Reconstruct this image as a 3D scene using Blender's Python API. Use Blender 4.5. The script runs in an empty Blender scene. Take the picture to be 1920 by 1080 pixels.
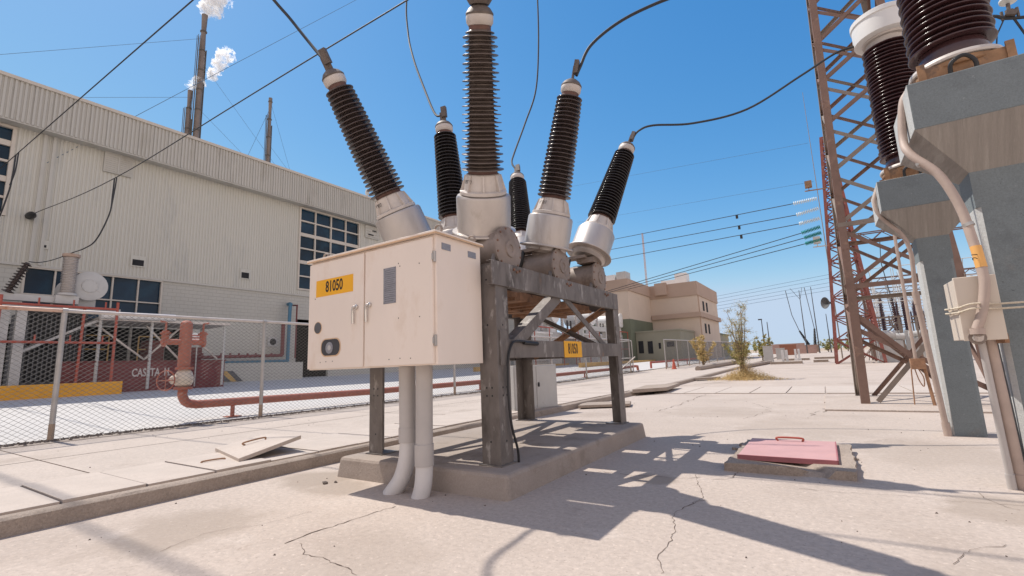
import bpy, bmesh, math, random
from mathutils import Vector, Matrix, noise
random.seed(7)
R = math.radians
sc = bpy.context.scene
COL = sc.collection
# ------------------------------------------------------------------ camera
def make_camera():
    y, p, r = R(-32.944), R(9.2867), R(-2.2876)
    F = Vector((math.sin(y)*math.cos(p), math.cos(y)*math.cos(p), math.sin(p)))
    rt = Vector((math.cos(y), -math.sin(y), 0)); up = rt.cross(F)
    X = rt*math.cos(r) + up*math.sin(r); U = -rt*math.sin(r) + up*math.cos(r)
    M = Matrix((X, U, -F)).transposed().to_4x4()
    M.translation = Vector((0, 0, 1.2))
    cd = bpy.data.cameras.new('camera'); cam = bpy.data.objects.new('camera', cd)
    cd.sensor_width = 36; cd.lens = 882.77/1920*36; cd.clip_start = .05; cd.clip_end = 3000
    cam.matrix_world = M; COL.objects.link(cam); sc.camera = cam
make_camera()
# ------------------------------------------------------------------ sky, sun, exposure
w = bpy.data.worlds.new('World'); sc.world = w; w.use_nodes = True
nt = w.node_tree; nt.nodes.clear()
sky = nt.nodes.new('ShaderNodeTexSky'); sky.sky_type = 'NISHITA'; sky.sun_disc = False
sky.sun_elevation = R(59.4); sky.sun_rotation = R(-90)
sky.air_density = 1.0; sky.dust_density = 0.6; sky.ozone_density = 2.5; sky.altitude = 900
bg = nt.nodes.new('ShaderNodeBackground'); bg.inputs['Strength'].default_value = .15
wo = nt.nodes.new('ShaderNodeOutputWorld')
sep = nt.nodes.new('ShaderNodeSeparateColor'); cmb = nt.nodes.new('ShaderNodeCombineColor'); nt.links.new(sky.outputs[0], sep.inputs[0])
def chan(i, pre, pw, mul, top):   # tone of the clear sky: deeper, more cyan blue
    a = nt.nodes.new('ShaderNodeMath'); a.operation = 'MULTIPLY'; a.inputs[1].default_value = pre; nt.links.new(sep.outputs[i], a.inputs[0])
    b = nt.nodes.new('ShaderNodeMath'); b.operation = 'POWER'; b.inputs[1].default_value = pw; nt.links.new(a.outputs[0], b.inputs[0])
    c = nt.nodes.new('ShaderNodeMath'); c.operation = 'MULTIPLY'; c.inputs[1].default_value = mul; nt.links.new(b.outputs[0], c.inputs[0])
    d = nt.nodes.new('ShaderNodeMath'); d.operation = 'SMOOTH_MIN'; d.inputs[1].default_value = top; d.inputs[2].default_value = .6; nt.links.new(c.outputs[0], d.inputs[0])
    nt.links.new(d.outputs[0], cmb.inputs[i])
chan(0, .2196, 1.8, 4.55, 2.45); chan(1, .2196, 1.0, 3.2, 3.05); chan(2, .2196, .6, 3.5, 3.85)
# warm fill light added in unseen sky behind and beside the camera, weaker overhead
def mnode(op, a, b=None, c=None):
    n = nt.nodes.new('ShaderNodeMath'); n.operation = op
    for i, v in enumerate((a, b, c)):
        if v is None: continue
        if isinstance(v, (int, float)): n.inputs[i].default_value = v
        else: nt.links.new(v, n.inputs[i])
    return n.outputs[0]
wtc = nt.nodes.new('ShaderNodeTexCoord'); dt = nt.nodes.new('ShaderNodeVectorMath'); dt.operation = 'DOT_PRODUCT'
nt.links.new(wtc.outputs['Generated'], dt.inputs[0]); dt.inputs[1].default_value = (-.54, .84, 0)
wsp = nt.nodes.new('ShaderNodeSeparateXYZ'); nt.links.new(wtc.outputs['Generated'], wsp.inputs[0])
mr = nt.nodes.new('ShaderNodeMapRange'); mr.interpolation_type = 'SMOOTHSTEP'; nt.links.new(dt.outputs['Value'], mr.inputs[0])
mr.inputs[1].default_value = .50; mr.inputs[2].default_value = -.05; mr.inputs[3].default_value = 0; mr.inputs[4].default_value = 1
zf = mnode('SUBTRACT', 1.0, mnode('MULTIPLY', mnode('ABSOLUTE', wsp.outputs['Z']), .85))
vm = nt.nodes.new('ShaderNodeMix'); vm.data_type = 'RGBA'; nt.links.new(mnode('MULTIPLY', mr.outputs[0], zf), vm.inputs[0])
nt.links.new(cmb.outputs[0], vm.inputs[6]); vm.inputs[7].default_value = (5.9, 4.95, 4.35, 1)
nt.links.new(vm.outputs[2], bg.inputs[0]); nt.links.new(bg.outputs[0], wo.inputs[0])
sd = bpy.data.lights.new('sun', 'SUN'); sd.energy = 3.3; sd.angle = R(.5); sd.color = (1, .94, .86)
so = bpy.data.objects.new('sun', sd); COL.objects.link(so)
so.rotation_euler = Vector((.59, -.005, -1)).to_track_quat('-Z', 'Y').to_euler(); so.location = (-20, 0, 40)
sc.view_settings.view_transform = 'Standard'; sc.view_settings.look = 'None'
sc.view_settings.exposure = .55; sc.view_settings.gamma = 1
sc.render.engine = 'CYCLES'; sc.cycles.max_bounces = 6; sc.cycles.volume_bounces = 4
# ------------------------------------------------------------------ materials
def mat(name, col, rough=.7, metal=0., var=.12, scale=3., bump=0., bscale=40., stain=None, fine=0., spec=.5, stretch=None, rot=None):
    m = bpy.data.materials.new(name); m.use_nodes = True; t = m.node_tree; N = t.nodes; L = t.links
    b = N['Principled BSDF']; b.inputs['Roughness'].default_value = rough; b.inputs['Metallic'].default_value = metal
    b.inputs['Specular IOR Level'].default_value = spec
    tc = N.new('ShaderNodeTexCoord'); mp = N.new('ShaderNodeMapping'); L.new(tc.outputs['Object'], mp.inputs[0])
    if stretch: mp.inputs['Scale'].default_value = stretch
    def nz(s, det=5, r=.6, src=mp):
        n = N.new('ShaderNodeTexNoise'); n.inputs['Scale'].default_value = s; n.inputs['Detail'].default_value = det
        n.inputs['Roughness'].default_value = r; L.new(src.outputs[0], n.inputs['Vector']); return n
    def mix(fac, a, c, kind='MIX'):
        x = N.new('ShaderNodeMix'); x.data_type = 'RGBA'; x.blend_type = kind
        if isinstance(fac, float): x.inputs[0].default_value = fac
        else: L.new(fac, x.inputs[0])
        for i, v in ((6, a), (7, c)):
            if isinstance(v, tuple): x.inputs[i].default_value = v + (1,)
            else: L.new(v, x.inputs[i])
        return x.outputs[2]
    def ramp(src, a, c):
        q = N.new('ShaderNodeMapRange'); q.inputs[1].default_value = a; q.inputs[2].default_value = c
        L.new(src, q.inputs[0]); return q.outputs[0]
    lo = tuple(max(0, v*(1-var)) for v in col); hi = tuple(v*(1+var) for v in col)
    out = mix(ramp(nz(scale).outputs[0], .3, .7), lo, hi)
    if stain:
        for scol, ss, th, wd in (stain if isinstance(stain, list) else [stain]):
            out = mix(ramp(nz(ss, 8, .65).outputs[0], th, th+wd), out, scol)
    if fine:
        out = mix(ramp(nz(bscale*1.6, 4, .7).outputs[0], .32, .68), mix(1., out, tuple([1-fine*.55]*3), 'MULTIPLY'), mix(1., out, tuple([1+fine*.22]*3), 'MULTIPLY'))
        out = mix(ramp(nz(bscale*3, 2, .5).outputs[0], .62, .72), out, tuple(v*(1-fine) for v in col))
        out = mix(ramp(nz(bscale*2.1, 2, .5).outputs[0], .62, .74), out, tuple(min(1, v*(1+fine*.6)) for v in col))
    L.new(out, b.inputs['Base Color'])
    if bump:
        bp = N.new('ShaderNodeBump'); bp.inputs['Strength'].default_value = bump; bp.inputs['Distance'].default_value = .01
        L.new(nz(bscale, 6, .65).outputs[0], bp.inputs['Height']); L.new(bp.outputs[0], b.inputs['Normal'])
    return m
M = {}
M['yard'] = mat('yard_concrete', (.475, .40, .345), .9, var=.06, scale=.5, bump=.8, bscale=14, fine=.30, spec=.2,
                stain=[((.40, .33, .28), .35, .52, .14), ((.54, .465, .41), 1.1, .58, .14), ((.38, .31, .26), 2.3, .64, .12), ((.36, .30, .25), 9, .70, .08)])
M['walk'] = mat('walk_concrete', (.485, .415, .36), .9, var=.06, scale=.8, bump=.5, bscale=16, fine=.25, spec=.2,
                stain=[((.41, .345, .295), .7, .54, .12), ((.37, .31, .26), 5, .68, .08)])
M['cover'] = mat('cover_concrete', (.50, .43, .375), .9, var=.07, scale=1.7, bump=.4, bscale=30, fine=.15, spec=.2, stain=[((.45, .38, .33), 2.2, .6, .1)])
M['kerb'] = mat('kerb_concrete', (.36, .295, .245), .95, var=.12, scale=3, bump=1., bscale=30, fine=.35, spec=.15, stain=[((.26, .21, .17), 4, .58, .12)])
M['pad'] = mat('pad_concrete', (.355, .30, .26), .92, var=.1, scale=1.5, bump=.5, bscale=35, fine=.2, spec=.2, stain=[((.27, .225, .19), 2.2, .54, .14), ((.42, .36, .31), 5, .64, .08)])
M['road'] = mat('road_concrete', (.52, .50, .48), .9, var=.05, scale=.4, bump=.1, bscale=20, fine=.1, spec=.2, stain=[((.54, .52, .50), .8, .6, .1)])
M['dirt'] = mat('dirt', (.43, .345, .265), .95, var=.12, scale=.2, bump=.5, bscale=8, fine=.2, spec=.1)
M['gravel'] = mat('gravel_stone', (.15, .125, .11), .95, var=.35, scale=9, spec=.1)
M['strip'] = mat('gritty_strip', (.40, .34, .29), .95, var=.1, scale=3, bump=.7, bscale=40, fine=.4, spec=.1, stain=[((.27, .22, .19), 6, .58, .1)])
M['crack'] = mat('crack', (.12, .09, .075), 1, var=.3, scale=8, spec=0)
M['patch'] = mat('rough_patch', (.42, .35, .30), .95, var=.12, scale=6, bump=.8, bscale=45, fine=.35, spec=.1)
M['cream'] = mat('cream_paint', (.82, .715, .625), .42, var=.04, scale=1.5, bump=.12, bscale=5, stretch=(1, 1, .5), stain=[((.73, .60, .49), 3, .55, .2), ((.60, .44, .31), 7, .70, .06)])
M['clamp'] = mat('dark_bronze_clamp', (.13, .105, .09), .6, .2, var=.25, scale=15)
M['creamedge'] = mat('cream_edge', (.62, .42, .26), .6, var=.15, scale=8)
M['alu'] = mat('cast_aluminium', (.50, .455, .42), .42, .55, var=.09, scale=4, bump=.1, bscale=25, stretch=(1, 1, .25), stain=[((.40, .35, .31), 5, .6, .1)])
M['alu2'] = mat('dull_white_casting', (.56, .51, .47), .55, .15, var=.1, scale=6, bump=.15, stain=[((.40, .33, .27), 7, .62, .1)])
M['porc'] = mat('brown_porcelain', (.060, .042, .038), .22, var=.2, scale=8, spec=.6, stain=[((.105, .082, .072), 5, .55, .2)])
M['porcblack'] = mat('near_black_porcelain', (.022, .018, .018), .18, var=.25, scale=6, spec=.6, stain=[((.05, .04, .036), 5, .6, .2)])
M['porcdusty'] = mat('dusty_brown_porcelain', (.125, .098, .085), .36, var=.18, scale=10, spec=.5, stain=[((.19, .155, .135), 6, .52, .2)])
M['porcdark'] = mat('dark_plum_porcelain', (.055, .024, .026), .2, var=.25, scale=6, spec=.6, stain=[((.10, .05, .045), 4, .6, .2)])
M['neck'] = mat('red_brown_neck', (.13, .065, .05), .6, var=.3, scale=12)
M['tank'] = mat('weathered_tank', (.27, .22, .19), .62, .2, var=.2, scale=5, bump=.2, stain=[((.17, .13, .11), 4, .55, .15), ((.36, .20, .11), 9, .68, .06)])
M['steel'] = mat('galvanised_steel', (.185, .163, .15), .6, .3, var=.2, scale=6, bump=.2, bscale=30, stretch=(1, 1, .4),
                 stain=[((.10, .085, .075), 3.2, .52, .14), ((.34, .315, .295), 8, .57, .09), ((.30, .16, .085), 3.5, .66, .08)])
M['rustangle'] = mat('rusty_angle', (.34, .19, .11), .8, var=.3, scale=9, stain=[((.17, .11, .08), 7, .55, .15)])
M['bolt'] = mat('rusty_bolt', (.22, .12, .08), .7, .2, var=.3, scale=30)
M['chrome'] = mat('chrome', (.6, .58, .56), .18, .95, var=.05)
M['plate'] = mat('etched_plate', (.30, .30, .33), .45, .5, var=.25, scale=70, stretch=(.3, 1, 3))
M['dark'] = mat('dark_glass', (.06, .06, .065), .15, var=.1, spec=.6)
M['black'] = mat('black_rubber', (.018, .018, .02), .5, var=.3)
M['wire'] = mat('conductor_wire', (.03, .032, .036), .65, .0, var=.2, scale=20)
M['yellow'] = mat('yellow_sign', (.85, .42, .015), .55, var=.03)
M['ink'] = mat('sign_ink', (.02, .015, .012), .6, var=.05)
M['pvc'] = mat('pvc_pipe', (.46, .43, .41), .55, var=.06, scale=3, bump=.05, stain=[((.38, .34, .31), 4, .6, .15)])
M['pvcw'] = mat('pvc_elbow', (.60, .575, .56), .5, var=.05, scale=5)
M['siding'] = mat('cream_siding', (.535, .52, .46), .6, var=.04, scale=.35, stretch=(1, 1, .3), stain=[((.46, .455, .415), .7, .54, .15), ((.44, .41, .34), 2.5, .68, .08)])
M['fascia'] = mat('fascia_siding', (.48, .465, .42), .6, var=.04, scale=.4, stretch=(1, 1, .3), stain=[((.39, .365, .315), .9, .56, .15)])
M['block'] = mat('painted_block', (.475, .46, .41), .8, var=.04, scale=1, bump=.2, bscale=12, stain=[((.42, .38, .31), 1.2, .62, .15)])
M['winglass'] = mat('blue_window_glass', (.006, .028, .055), .12, var=.5, scale=.5, spec=.22, stain=[((.012, .05, .085), .9, .5, .2), ((.05, .055, .06), .5, .68, .1)])
M['frame'] = mat('pale_window_frame', (.55, .50, .43), .6, var=.05)
M['void'] = mat('dark_interior', (.02, .02, .022), .9, var=.3)
M['grey'] = mat('light_grey_paint', (.48, .47, .45), .6, var=.07, scale=3, stain=[((.38, .36, .33), 3, .62, .1)])
M['darkgrey'] = mat('dark_grey_equipment', (.09, .09, .095), .7, var=.25, scale=3)
M['white'] = mat('white_paint', (.72, .71, .69), .5, var=.04, scale=2)
M['maroon'] = mat('maroon_paint', (.15, .035, .035), .65, var=.15, scale=3)
M['redpipe'] = mat('red_pipe_paint', (.38, .085, .055), .6, var=.15, scale=6, stain=[((.42, .16, .10), 6, .6, .1)])
M['hydrant'] = mat('faded_red_paint', (.36, .115, .075), .65, var=.14, scale=8, bump=.1, stain=[((.42, .20, .14), 9, .58, .1)])
M['orange'] = mat('orange_yellow_paint', (.72, .34, .03), .75, var=.08, scale=2, stain=[((.60, .30, .06), 3, .62, .1)])
M['ochre'] = mat('ochre_kerb_paint', (.52, .33, .12), .85, var=.1, scale=2)
M['rail'] = mat('rusty_white_rail', (.58, .40, .31), .6, .2, var=.18, scale=3, stain=[((.42, .17, .08), 4, .55, .12)])
M['railpale'] = mat('pale_galvanised_rail', (.55, .50, .46), .5, .3, var=.1, scale=3)
M['post'] = mat('galvanised_post', (.42, .40, .38), .5, .4, var=.12, scale=6, stain=[((.32, .2, .13), 3, .68, .08)])
M['postfoot'] = mat('stained_post_foot', (.36, .27, .20), .8, var=.15, scale=8, stain=[((.27, .17, .11), 8, .55, .12)])
M['panel'] = mat('greyed_pane', (.13, .14, .13), .5, var=.1)
M['mesh'] = mat('chain_link_wire', (.13, .12, .11), .55, .2, var=.2, scale=4)
M['blue'] = mat('blue_pipe_paint', (.06, .17, .26), .5, var=.1)
M['tower'] = mat('oxide_brown_steel', (.215, .135, .105), .7, .1, var=.14, scale=3, bump=.1, stain=[((.33, .21, .15), 4, .58, .12), ((.17, .095, .07), 6, .6, .1)])
M['towergrey'] = mat('grey_brown_steel', (.26, .215, .18), .7, .15, var=.14, scale=3, stain=[((.30, .17, .11), 5, .6, .12)])
M['towerred'] = mat('red_oxide_steel', (.235, .075, .058), .75, var=.2, scale=2, stain=[((.30, .15, .12), 3, .56, .1)])
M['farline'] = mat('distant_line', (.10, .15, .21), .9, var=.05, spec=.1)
M['pink'] = mat('faded_pink_paint', (.50, .29, .28), .7, var=.07, scale=3, bump=.25, bscale=90, stain=[((.56, .30, .26), 5, .62, .12)])
M['pinkside'] = mat('plum_edge_paint', (.34, .12, .13), .75, var=.12, scale=5)
M['concsunlit'] = mat('sunlit_column_concrete', (.52, .53, .52), .85, var=.08, scale=5, bump=.5, bscale=40, fine=.2, spec=.2, stain=[((.36, .37, .37), 5, .62, .08)])  # column concrete with sunlight put into its colour, for the sun-facing faces
M['conc'] = mat('grey_column_concrete', (.205, .235, .245), .85, var=.06, scale=4, bump=.35, bscale=45, fine=.28, spec=.25,
                stain=[((.16, .18, .19), 2.5, .54, .16), ((.29, .315, .32), 14, .66, .05), ((.09, .10, .105), 24, .66, .05), ((.25, .245, .235), 1.2, .58, .12)])
def spots(m, pts, col):   # roughened, worn areas with feathered edges at fixed places on the slab
    t = m.node_tree; N = t.nodes; L = t.links; b = N['Principled BSDF']; cur = b.inputs['Base Color'].links[0].from_socket
    tc = N.new('ShaderNodeTexCoord'); nz = N.new('ShaderNodeTexNoise'); nz.inputs['Scale'].default_value = 2.2; nz.inputs['Detail'].default_value = 8; L.new(tc.outputs['Object'], nz.inputs[0])
    for x, y, r, a in pts:
        d = N.new('ShaderNodeVectorMath'); d.operation = 'DISTANCE'; L.new(tc.outputs['Object'], d.inputs[0]); d.inputs[1].default_value = (x, y, 0)
        s_ = N.new('ShaderNodeMath'); s_.operation = 'MULTIPLY_ADD'; L.new(nz.outputs[0], s_.inputs[0]); s_.inputs[1].default_value = 1.6*r; L.new(d.outputs['Value'], s_.inputs[2])
        q = N.new('ShaderNodeMapRange'); L.new(s_.outputs[0], q.inputs[0]); q.inputs[1].default_value = 1.9*r; q.inputs[2].default_value = 1.5*r; q.inputs[3].default_value = 0; q.inputs[4].default_value = a
        x_ = N.new('ShaderNodeMix'); x_.data_type = 'RGBA'; L.new(q.outputs[0], x_.inputs[0]); L.new(cur, x_.inputs[6]); x_.inputs[7].default_value = col+(1,); cur = x_.outputs[2]
    L.new(cur, b.inputs['Base Color'])
spots(M['yard'], [(-4.5, 1.9, .6, .55), (-5.1, 3.5, .45, .8), (-4.4, 3.35, .35, .7), (1.0, 5.1, .45, .6), (.9, 7.4, .9, .35), (-2.6, 2.2, .5, .25), (-.4, 9.2, 1.1, .3), (-2.2, 11.5, 1.2, .3), (.6, 3.2, .6, .3), (-1.6, 5.0, .25, .8)], (.32, .262, .215))
def board_mat():
    m = mat('board_marked_concrete', (.30, .275, .25), .85, var=.14, scale=5, bump=.25, bscale=40, fine=.15, spec=.2, stretch=(5, .5, .15), stain=[((.38, .355, .325), 3, .55, .12), ((.235, .215, .195), 4, .60, .12)])
    return m
M['board'] = board_mat()
M['boxpaint'] = mat('beige_box_paint', (.62, .54, .45), .5, var=.03, scale=3, stain=[((.5, .33, .2), 5, .73, .06)])
M['flex'] = mat('pinkish_conduit', (.42, .33, .28), .6, var=.1, scale=6)
M['rope'] = mat('cream_rope', (.62, .54, .42), .9, var=.2, scale=60, bump=.8, bscale=120)
M['flange'] = mat('rusty_flange', (.32, .185, .10), .7, .2, var=.3, scale=7, stain=[((.19, .12, .08), 6, .55, .1)])
M['tan'] = mat('tan_parapet', (.43, .315, .245), .85, var=.05, scale=.4)
M['tanwall'] = mat('pale_tan_wall', (.58, .475, .385), .85, var=.05, scale=.3, bump=.2, bscale=3, stain=[((.50, .41, .33), .35, .6, .15)])
M['green'] = mat('olive_green_wall', (.265, .25, .19), .85, var=.06, scale=.5)
M['greend'] = mat('dark_green_band', (.14, .155, .105), .85, var=.08, scale=.5)
M['leaf'] = mat('dry_green_leaf', (.27, .27, .075), .8, var=.4, scale=2.5)
M['leafdry'] = mat('straw_leaf', (.58, .43, .20), .85, var=.25, scale=3)
M['bark'] = mat('bark', (.20, .15, .10), .9, var=.2, scale=10)
M['porcwhite'] = mat('grey_porcelain', (.50, .46, .43), .35, var=.06, scale=3)
M['glassgreen'] = mat('green_glass_disc', (.0, .22, .16), .2, var=.15)
M['glasspale'] = mat('pale_glass_disc', (.70, .74, .72), .2, var=.08)
M['tape'] = mat('yellow_tape', (.75, .40, .12), .6, var=.1)
M['brownbox'] = mat('brown_box_paint', (.30, .12, .07), .7, var=.1)
M['pinkwall'] = mat('pink_stone_wall', (.40, .26, .22), .9, var=.15, scale=.8)
M['cone'] = mat('faded_cone_plastic', (.48, .10, .06), .6, var=.1)
M['chim'] = mat('sooty_chimney_steel', (.20, .165, .145), .6, .3, var=.25, scale=.5, stain=[((.16, .12, .10), .8, .55, .12)])
M['chimd'] = mat('dark_ladder_steel', (.10, .09, .08), .7, var=.2)
def block_lines(m):   # running joints of the block wall, carved with a brick-texture bump
    t = m.node_tree; N = t.nodes; L = t.links; b = N['Principled BSDF']
    tc = N.new('ShaderNodeTexCoord'); sp = N.new('ShaderNodeSeparateXYZ'); cb = N.new('ShaderNodeCombineXYZ')
    L.new(tc.outputs['Object'], sp.inputs[0]); L.new(sp.outputs['Y'], cb.inputs['X']); L.new(sp.outputs['Z'], cb.inputs['Y'])
    br = N.new('ShaderNodeTexBrick'); br.inputs['Scale'].default_value = 1; br.inputs['Brick Width'].default_value = .42
    br.inputs['Row Height'].default_value = .21; br.inputs['Mortar Size'].default_value = .012; L.new(cb.outputs[0], br.inputs['Vector'])
    bp = N.new('ShaderNodeBump'); bp.invert = True; bp.inputs['Strength'].default_value = .6; bp.inputs['Distance'].default_value = .012
    L.new(br.outputs['Fac'], bp.inputs['Height']); L.new(bp.outputs[0], b.inputs['Normal'])
    old = b.inputs['Base Color'].links[0].from_socket
    mx = N.new('ShaderNodeMix'); mx.data_type = 'RGBA'; mx.inputs[7].default_value = (.40, .385, .34, 1)
    L.new(br.outputs['Fac'], mx.inputs[0]); L.new(old, mx.inputs[6]); L.new(mx.outputs[2], b.inputs['Base Color'])
block_lines(M['block'])
# ------------------------------------------------------------------ mesh builder
def frame_of(d, up=(0, 0, 1)):
    d = Vector(d).normalized(); u = Vector(up)
    if abs(d.dot(u.normalized())) > .98: u = Vector((0, 1, 0)) if abs(d.y) < .9 else Vector((1, 0, 0))
    s = d.cross(u).normalized(); return d, s, s.cross(d).normalized()
class MB:
    def __init__(self): self.v = []; self.f = []; self.m = []; self.k = 0
    def add(self, vs, fs):
        o = len(self.v); self.v += [Vector(a) for a in vs]
        for f in fs: self.f.append([o+i for i in f]); self.m.append(self.k)
        return self
    def box(self, x0, y0, z0, x1, y1, z1):
        x0, x1 = min(x0, x1), max(x0, x1); y0, y1 = min(y0, y1), max(y0, y1); z0, z1 = min(z0, z1), max(z0, z1)
        vs = [(x0,y0,z0),(x1,y0,z0),(x1,y1,z0),(x0,y1,z0),(x0,y0,z1),(x1,y0,z1),(x1,y1,z1),(x0,y1,z1)]
        return self.add(vs, [(0,3,2,1),(4,5,6,7),(0,1,5,4),(1,2,6,5),(2,3,7,6),(3,0,4,7)])
    def frus(self, a, za, b, zb):      # rectangles a, b = (x0,y0,x1,y1)
        vs = [(a[0],a[1],za),(a[2],a[1],za),(a[2],a[3],za),(a[0],a[3],za),(b[0],b[1],zb),(b[2],b[1],zb),(b[2],b[3],zb),(b[0],b[3],zb)]
        return self.add(vs, [(0,3,2,1),(4,5,6,7),(0,1,5,4),(1,2,6,5),(2,3,7,6),(3,0,4,7)])
    def bar(self, p, q, wd, ht=None, up=(0, 0, 1)):
        ht = ht or wd; p = Vector(p); q = Vector(q); d, s, u = frame_of(q-p, up); s = s*wd/2; u = u*ht/2
        vs = [p-s-u, p+s-u, p+s+u, p-s+u, q-s-u, q+s-u, q+s+u, q-s+u]
        return self.add(vs, [(0,3,2,1),(4,5,6,7),(0,1,5,4),(1,2,6,5),(2,3,7,6),(3,0,4,7)][:0] + [(0,1,2,3),(7,6,5,4),(4,5,1,0),(5,6,2,1),(6,7,3,2),(7,4,0,3)])
    def angle(self, p, q, wd, t, a, b):   # L section: corner line p-q, legs along a and b
        a = Vector(a).normalized(); b = Vector(b).normalized(); p = Vector(p); q = Vector(q)
        prof = [Vector((0,0)), Vector((wd,0)), Vector((wd,t)), Vector((t,t)), Vector((t,wd)), Vector((0,wd))]
        vs = [p+a*c.x+b*c.y for c in prof] + [q+a*c.x+b*c.y for c in prof]
        fs = [(i, (i+1) % 6, 6+(i+1) % 6, 6+i) for i in range(6)] + [(0,1,2,3),(0,3,4,5),(6,9,8,7),(6,11,10,9)]
        return self.add(vs, fs)
    def ring(self, c, s, u, r, n): return [c + s*(r*math.cos(2*math.pi*i/n)) + u*(r*math.sin(2*math.pi*i/n)) for i in range(n)]
    def tube(self, pts, r, n=8, caps=True):
        pts = [Vector(p) for p in pts]; rings = []; s = None
        for i, p in enumerate(pts):
            d = (pts[min(i+1, len(pts)-1)] - pts[max(i-1, 0)]).normalized()
            if s is None: d, s, u = frame_of(d)
            else: s = (s - d*s.dot(d)).normalized()
            u = s.cross(d); rr = r[i] if isinstance(r, (list, tuple)) else r
            rings.append(self.ring(p, s, u, rr, n))
        vs = [v for g in rings for v in g]; fs = []
        for k in range(len(pts)-1):
            for i in range(n): j = (i+1) % n; fs.append((k*n+i, k*n+j, (k+1)*n+j, (k+1)*n+i))
        if caps: fs.append(tuple(range(n))[::-1]); fs.append(tuple((len(pts)-1)*n+i for i in range(n)))
        return self.add(vs, fs)
    def lathe(self, prof, o=(0,0,0), ax=(0,0,1), n=24):   # prof = [(radius, t)]
        o = Vector(o); d, s, u = frame_of(ax); vs = []; fs = []
        for r, t in prof: vs += self.ring(o+d*t, s, u, max(r, 1e-4), n)
        for k in range(len(prof)-1):
            for i in range(n): j = (i+1) % n; fs.append((k*n+i, k*n+j, (k+1)*n+j, (k+1)*n+i))
        fs.append(tuple(range(n))[::-1]); fs.append(tuple((len(prof)-1)*n+i for i in range(n)))
        return self.add(vs, fs)
    def poly(self, pts, thick=(0,0,0)):   # flat polygon, optional thickness vector
        n = len(pts); a = [Vector(p) for p in pts]; t = Vector(thick)
        if t.length == 0: return self.add(a, [tuple(range(n))])
        return self.add(a + [p+t for p in a], [tuple(range(n))[::-1], tuple(range(n, 2*n))] + [(i, (i+1) % n, n+(i+1) % n, n+i) for i in range(n)])
    def text(self, s, o, ux, uy, size, depth=.002, sx=1., bold=0.):
        cu = bpy.data.curves.new('t', 'FONT'); cu.body = s; cu.size = 1; cu.extrude = .5; cu.offset = bold; cu.align_x = 'CENTER'; cu.align_y = 'CENTER'; cu.resolution_u = 3
        ob = bpy.data.objects.new('t', cu); me = ob.to_mesh()
        ux = Vector(ux).normalized(); uy = Vector(uy).normalized(); un = ux.cross(uy); o = Vector(o)
        vs = [o + ux*v.co.x*size*sx + uy*v.co.y*size + un*(v.co.z+.5)*depth for v in me.vertices]
        self.add(vs, [tuple(p.vertices) for p in me.polygons]); ob.to_mesh_clear(); bpy.data.objects.remove(ob); return self
    def build(self, name, mats, parent=None, smooth=True, bevel=0., kind=None, ang=32):
        off = Vector((0, 0, 0)); p = parent
        while p: off += p.location; p = p.parent
        me = bpy.data.meshes.new(name); me.from_pydata([v-off for v in self.v], [], self.f)
        for a in (mats if isinstance(mats, (list, tuple)) else [mats]): me.materials.append(M[a] if isinstance(a, str) else a)
        me.polygons.foreach_set('material_index', self.m)
        bm = bmesh.new(); bm.from_mesh(me)
        bmesh.ops.recalc_face_normals(bm, faces=bm.faces)
        if smooth:
            ca = math.cos(R(ang))
            for f in bm.faces: f.smooth = True
            for e in bm.edges:
                if len(e.link_faces) != 2 or e.link_faces[0].normal.dot(e.link_faces[1].normal) < ca: e.smooth = False
        bm.to_mesh(me); bm.free(); me.update()
        o = bpy.data.objects.new(name, me); COL.objects.link(o)
        if parent: o.parent = parent
        if kind: o['kind'] = kind
        if bevel:
            b = o.modifiers.new('bevel', 'BEVEL'); b.width = bevel; b.segments = 2; b.limit_method = 'ANGLE'; b.angle_limit = R(50)
        return o
def thing(name, label, cat, loc=(0, 0, 0), group=None):
    o = bpy.data.objects.new(name, None); COL.objects.link(o); o.location = loc; o.empty_display_size = .1
    return tag(o, label, cat, group)
def tag(o, label, cat, group=None):
    o['label'] = label; o['category'] = cat
    if group: o['group'] = group
    return o
def one(mb, name, mats, label, cat, loc=None, group=None, **k):   # a thing that is one mesh, origin at its base
    o = mb.build(name, mats, **k)
    if loc is None:
        xs = [v for v in mb.v]; loc = (sum(v.x for v in xs)/len(xs), sum(v.y for v in xs)/len(xs), min(v.z for v in xs))
    o.data.transform(Matrix.Translation(-Vector(loc))); o.location = loc
    return tag(o, label, cat, group)
def dup(root, loc, label=None, group=None, rz=0):
    r = root.copy(); COL.objects.link(r); r.location = loc; r.rotation_euler[2] += rz
    if label: r['label'] = label
    if group: r['group'] = group
    def rec(src, dst):
        for ch in src.children:
            c = ch.copy(); COL.objects.link(c); c.parent = dst; rec(ch, c)
    rec(root, r); return r
def crv(pts, n=8):   # Catmull-Rom through pts
    P = [Vector(p) for p in pts]; P = [P[0]*2-P[1]] + P + [P[-1]*2-P[-2]]; out = []
    for i in range(1, len(P)-2):
        for k in range(n):
            t = k/n; a, b, c, d = P[i-1:i+3]
            out.append(.5*((2*b)+(c-a)*t+(2*a-5*b+4*c-d)*t*t+(3*b-a-3*c+d)*t**3))
    return out + [P[-2]]
def sag(a, b, s=0., n=24):
    a = Vector(a); b = Vector(b); return [a.lerp(b, i/n) - Vector((0, 0, s*4*(i/n)*(1-i/n))) for i in range(n+1)]
def gz(x, y):
    b = 0 if x > -5.8 else (.15 if x > -12.3 else (.15+.045*(-12.3-x) if x > -30 else .946))
    return b + .012*min(max(y-22, 0), 330)
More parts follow.
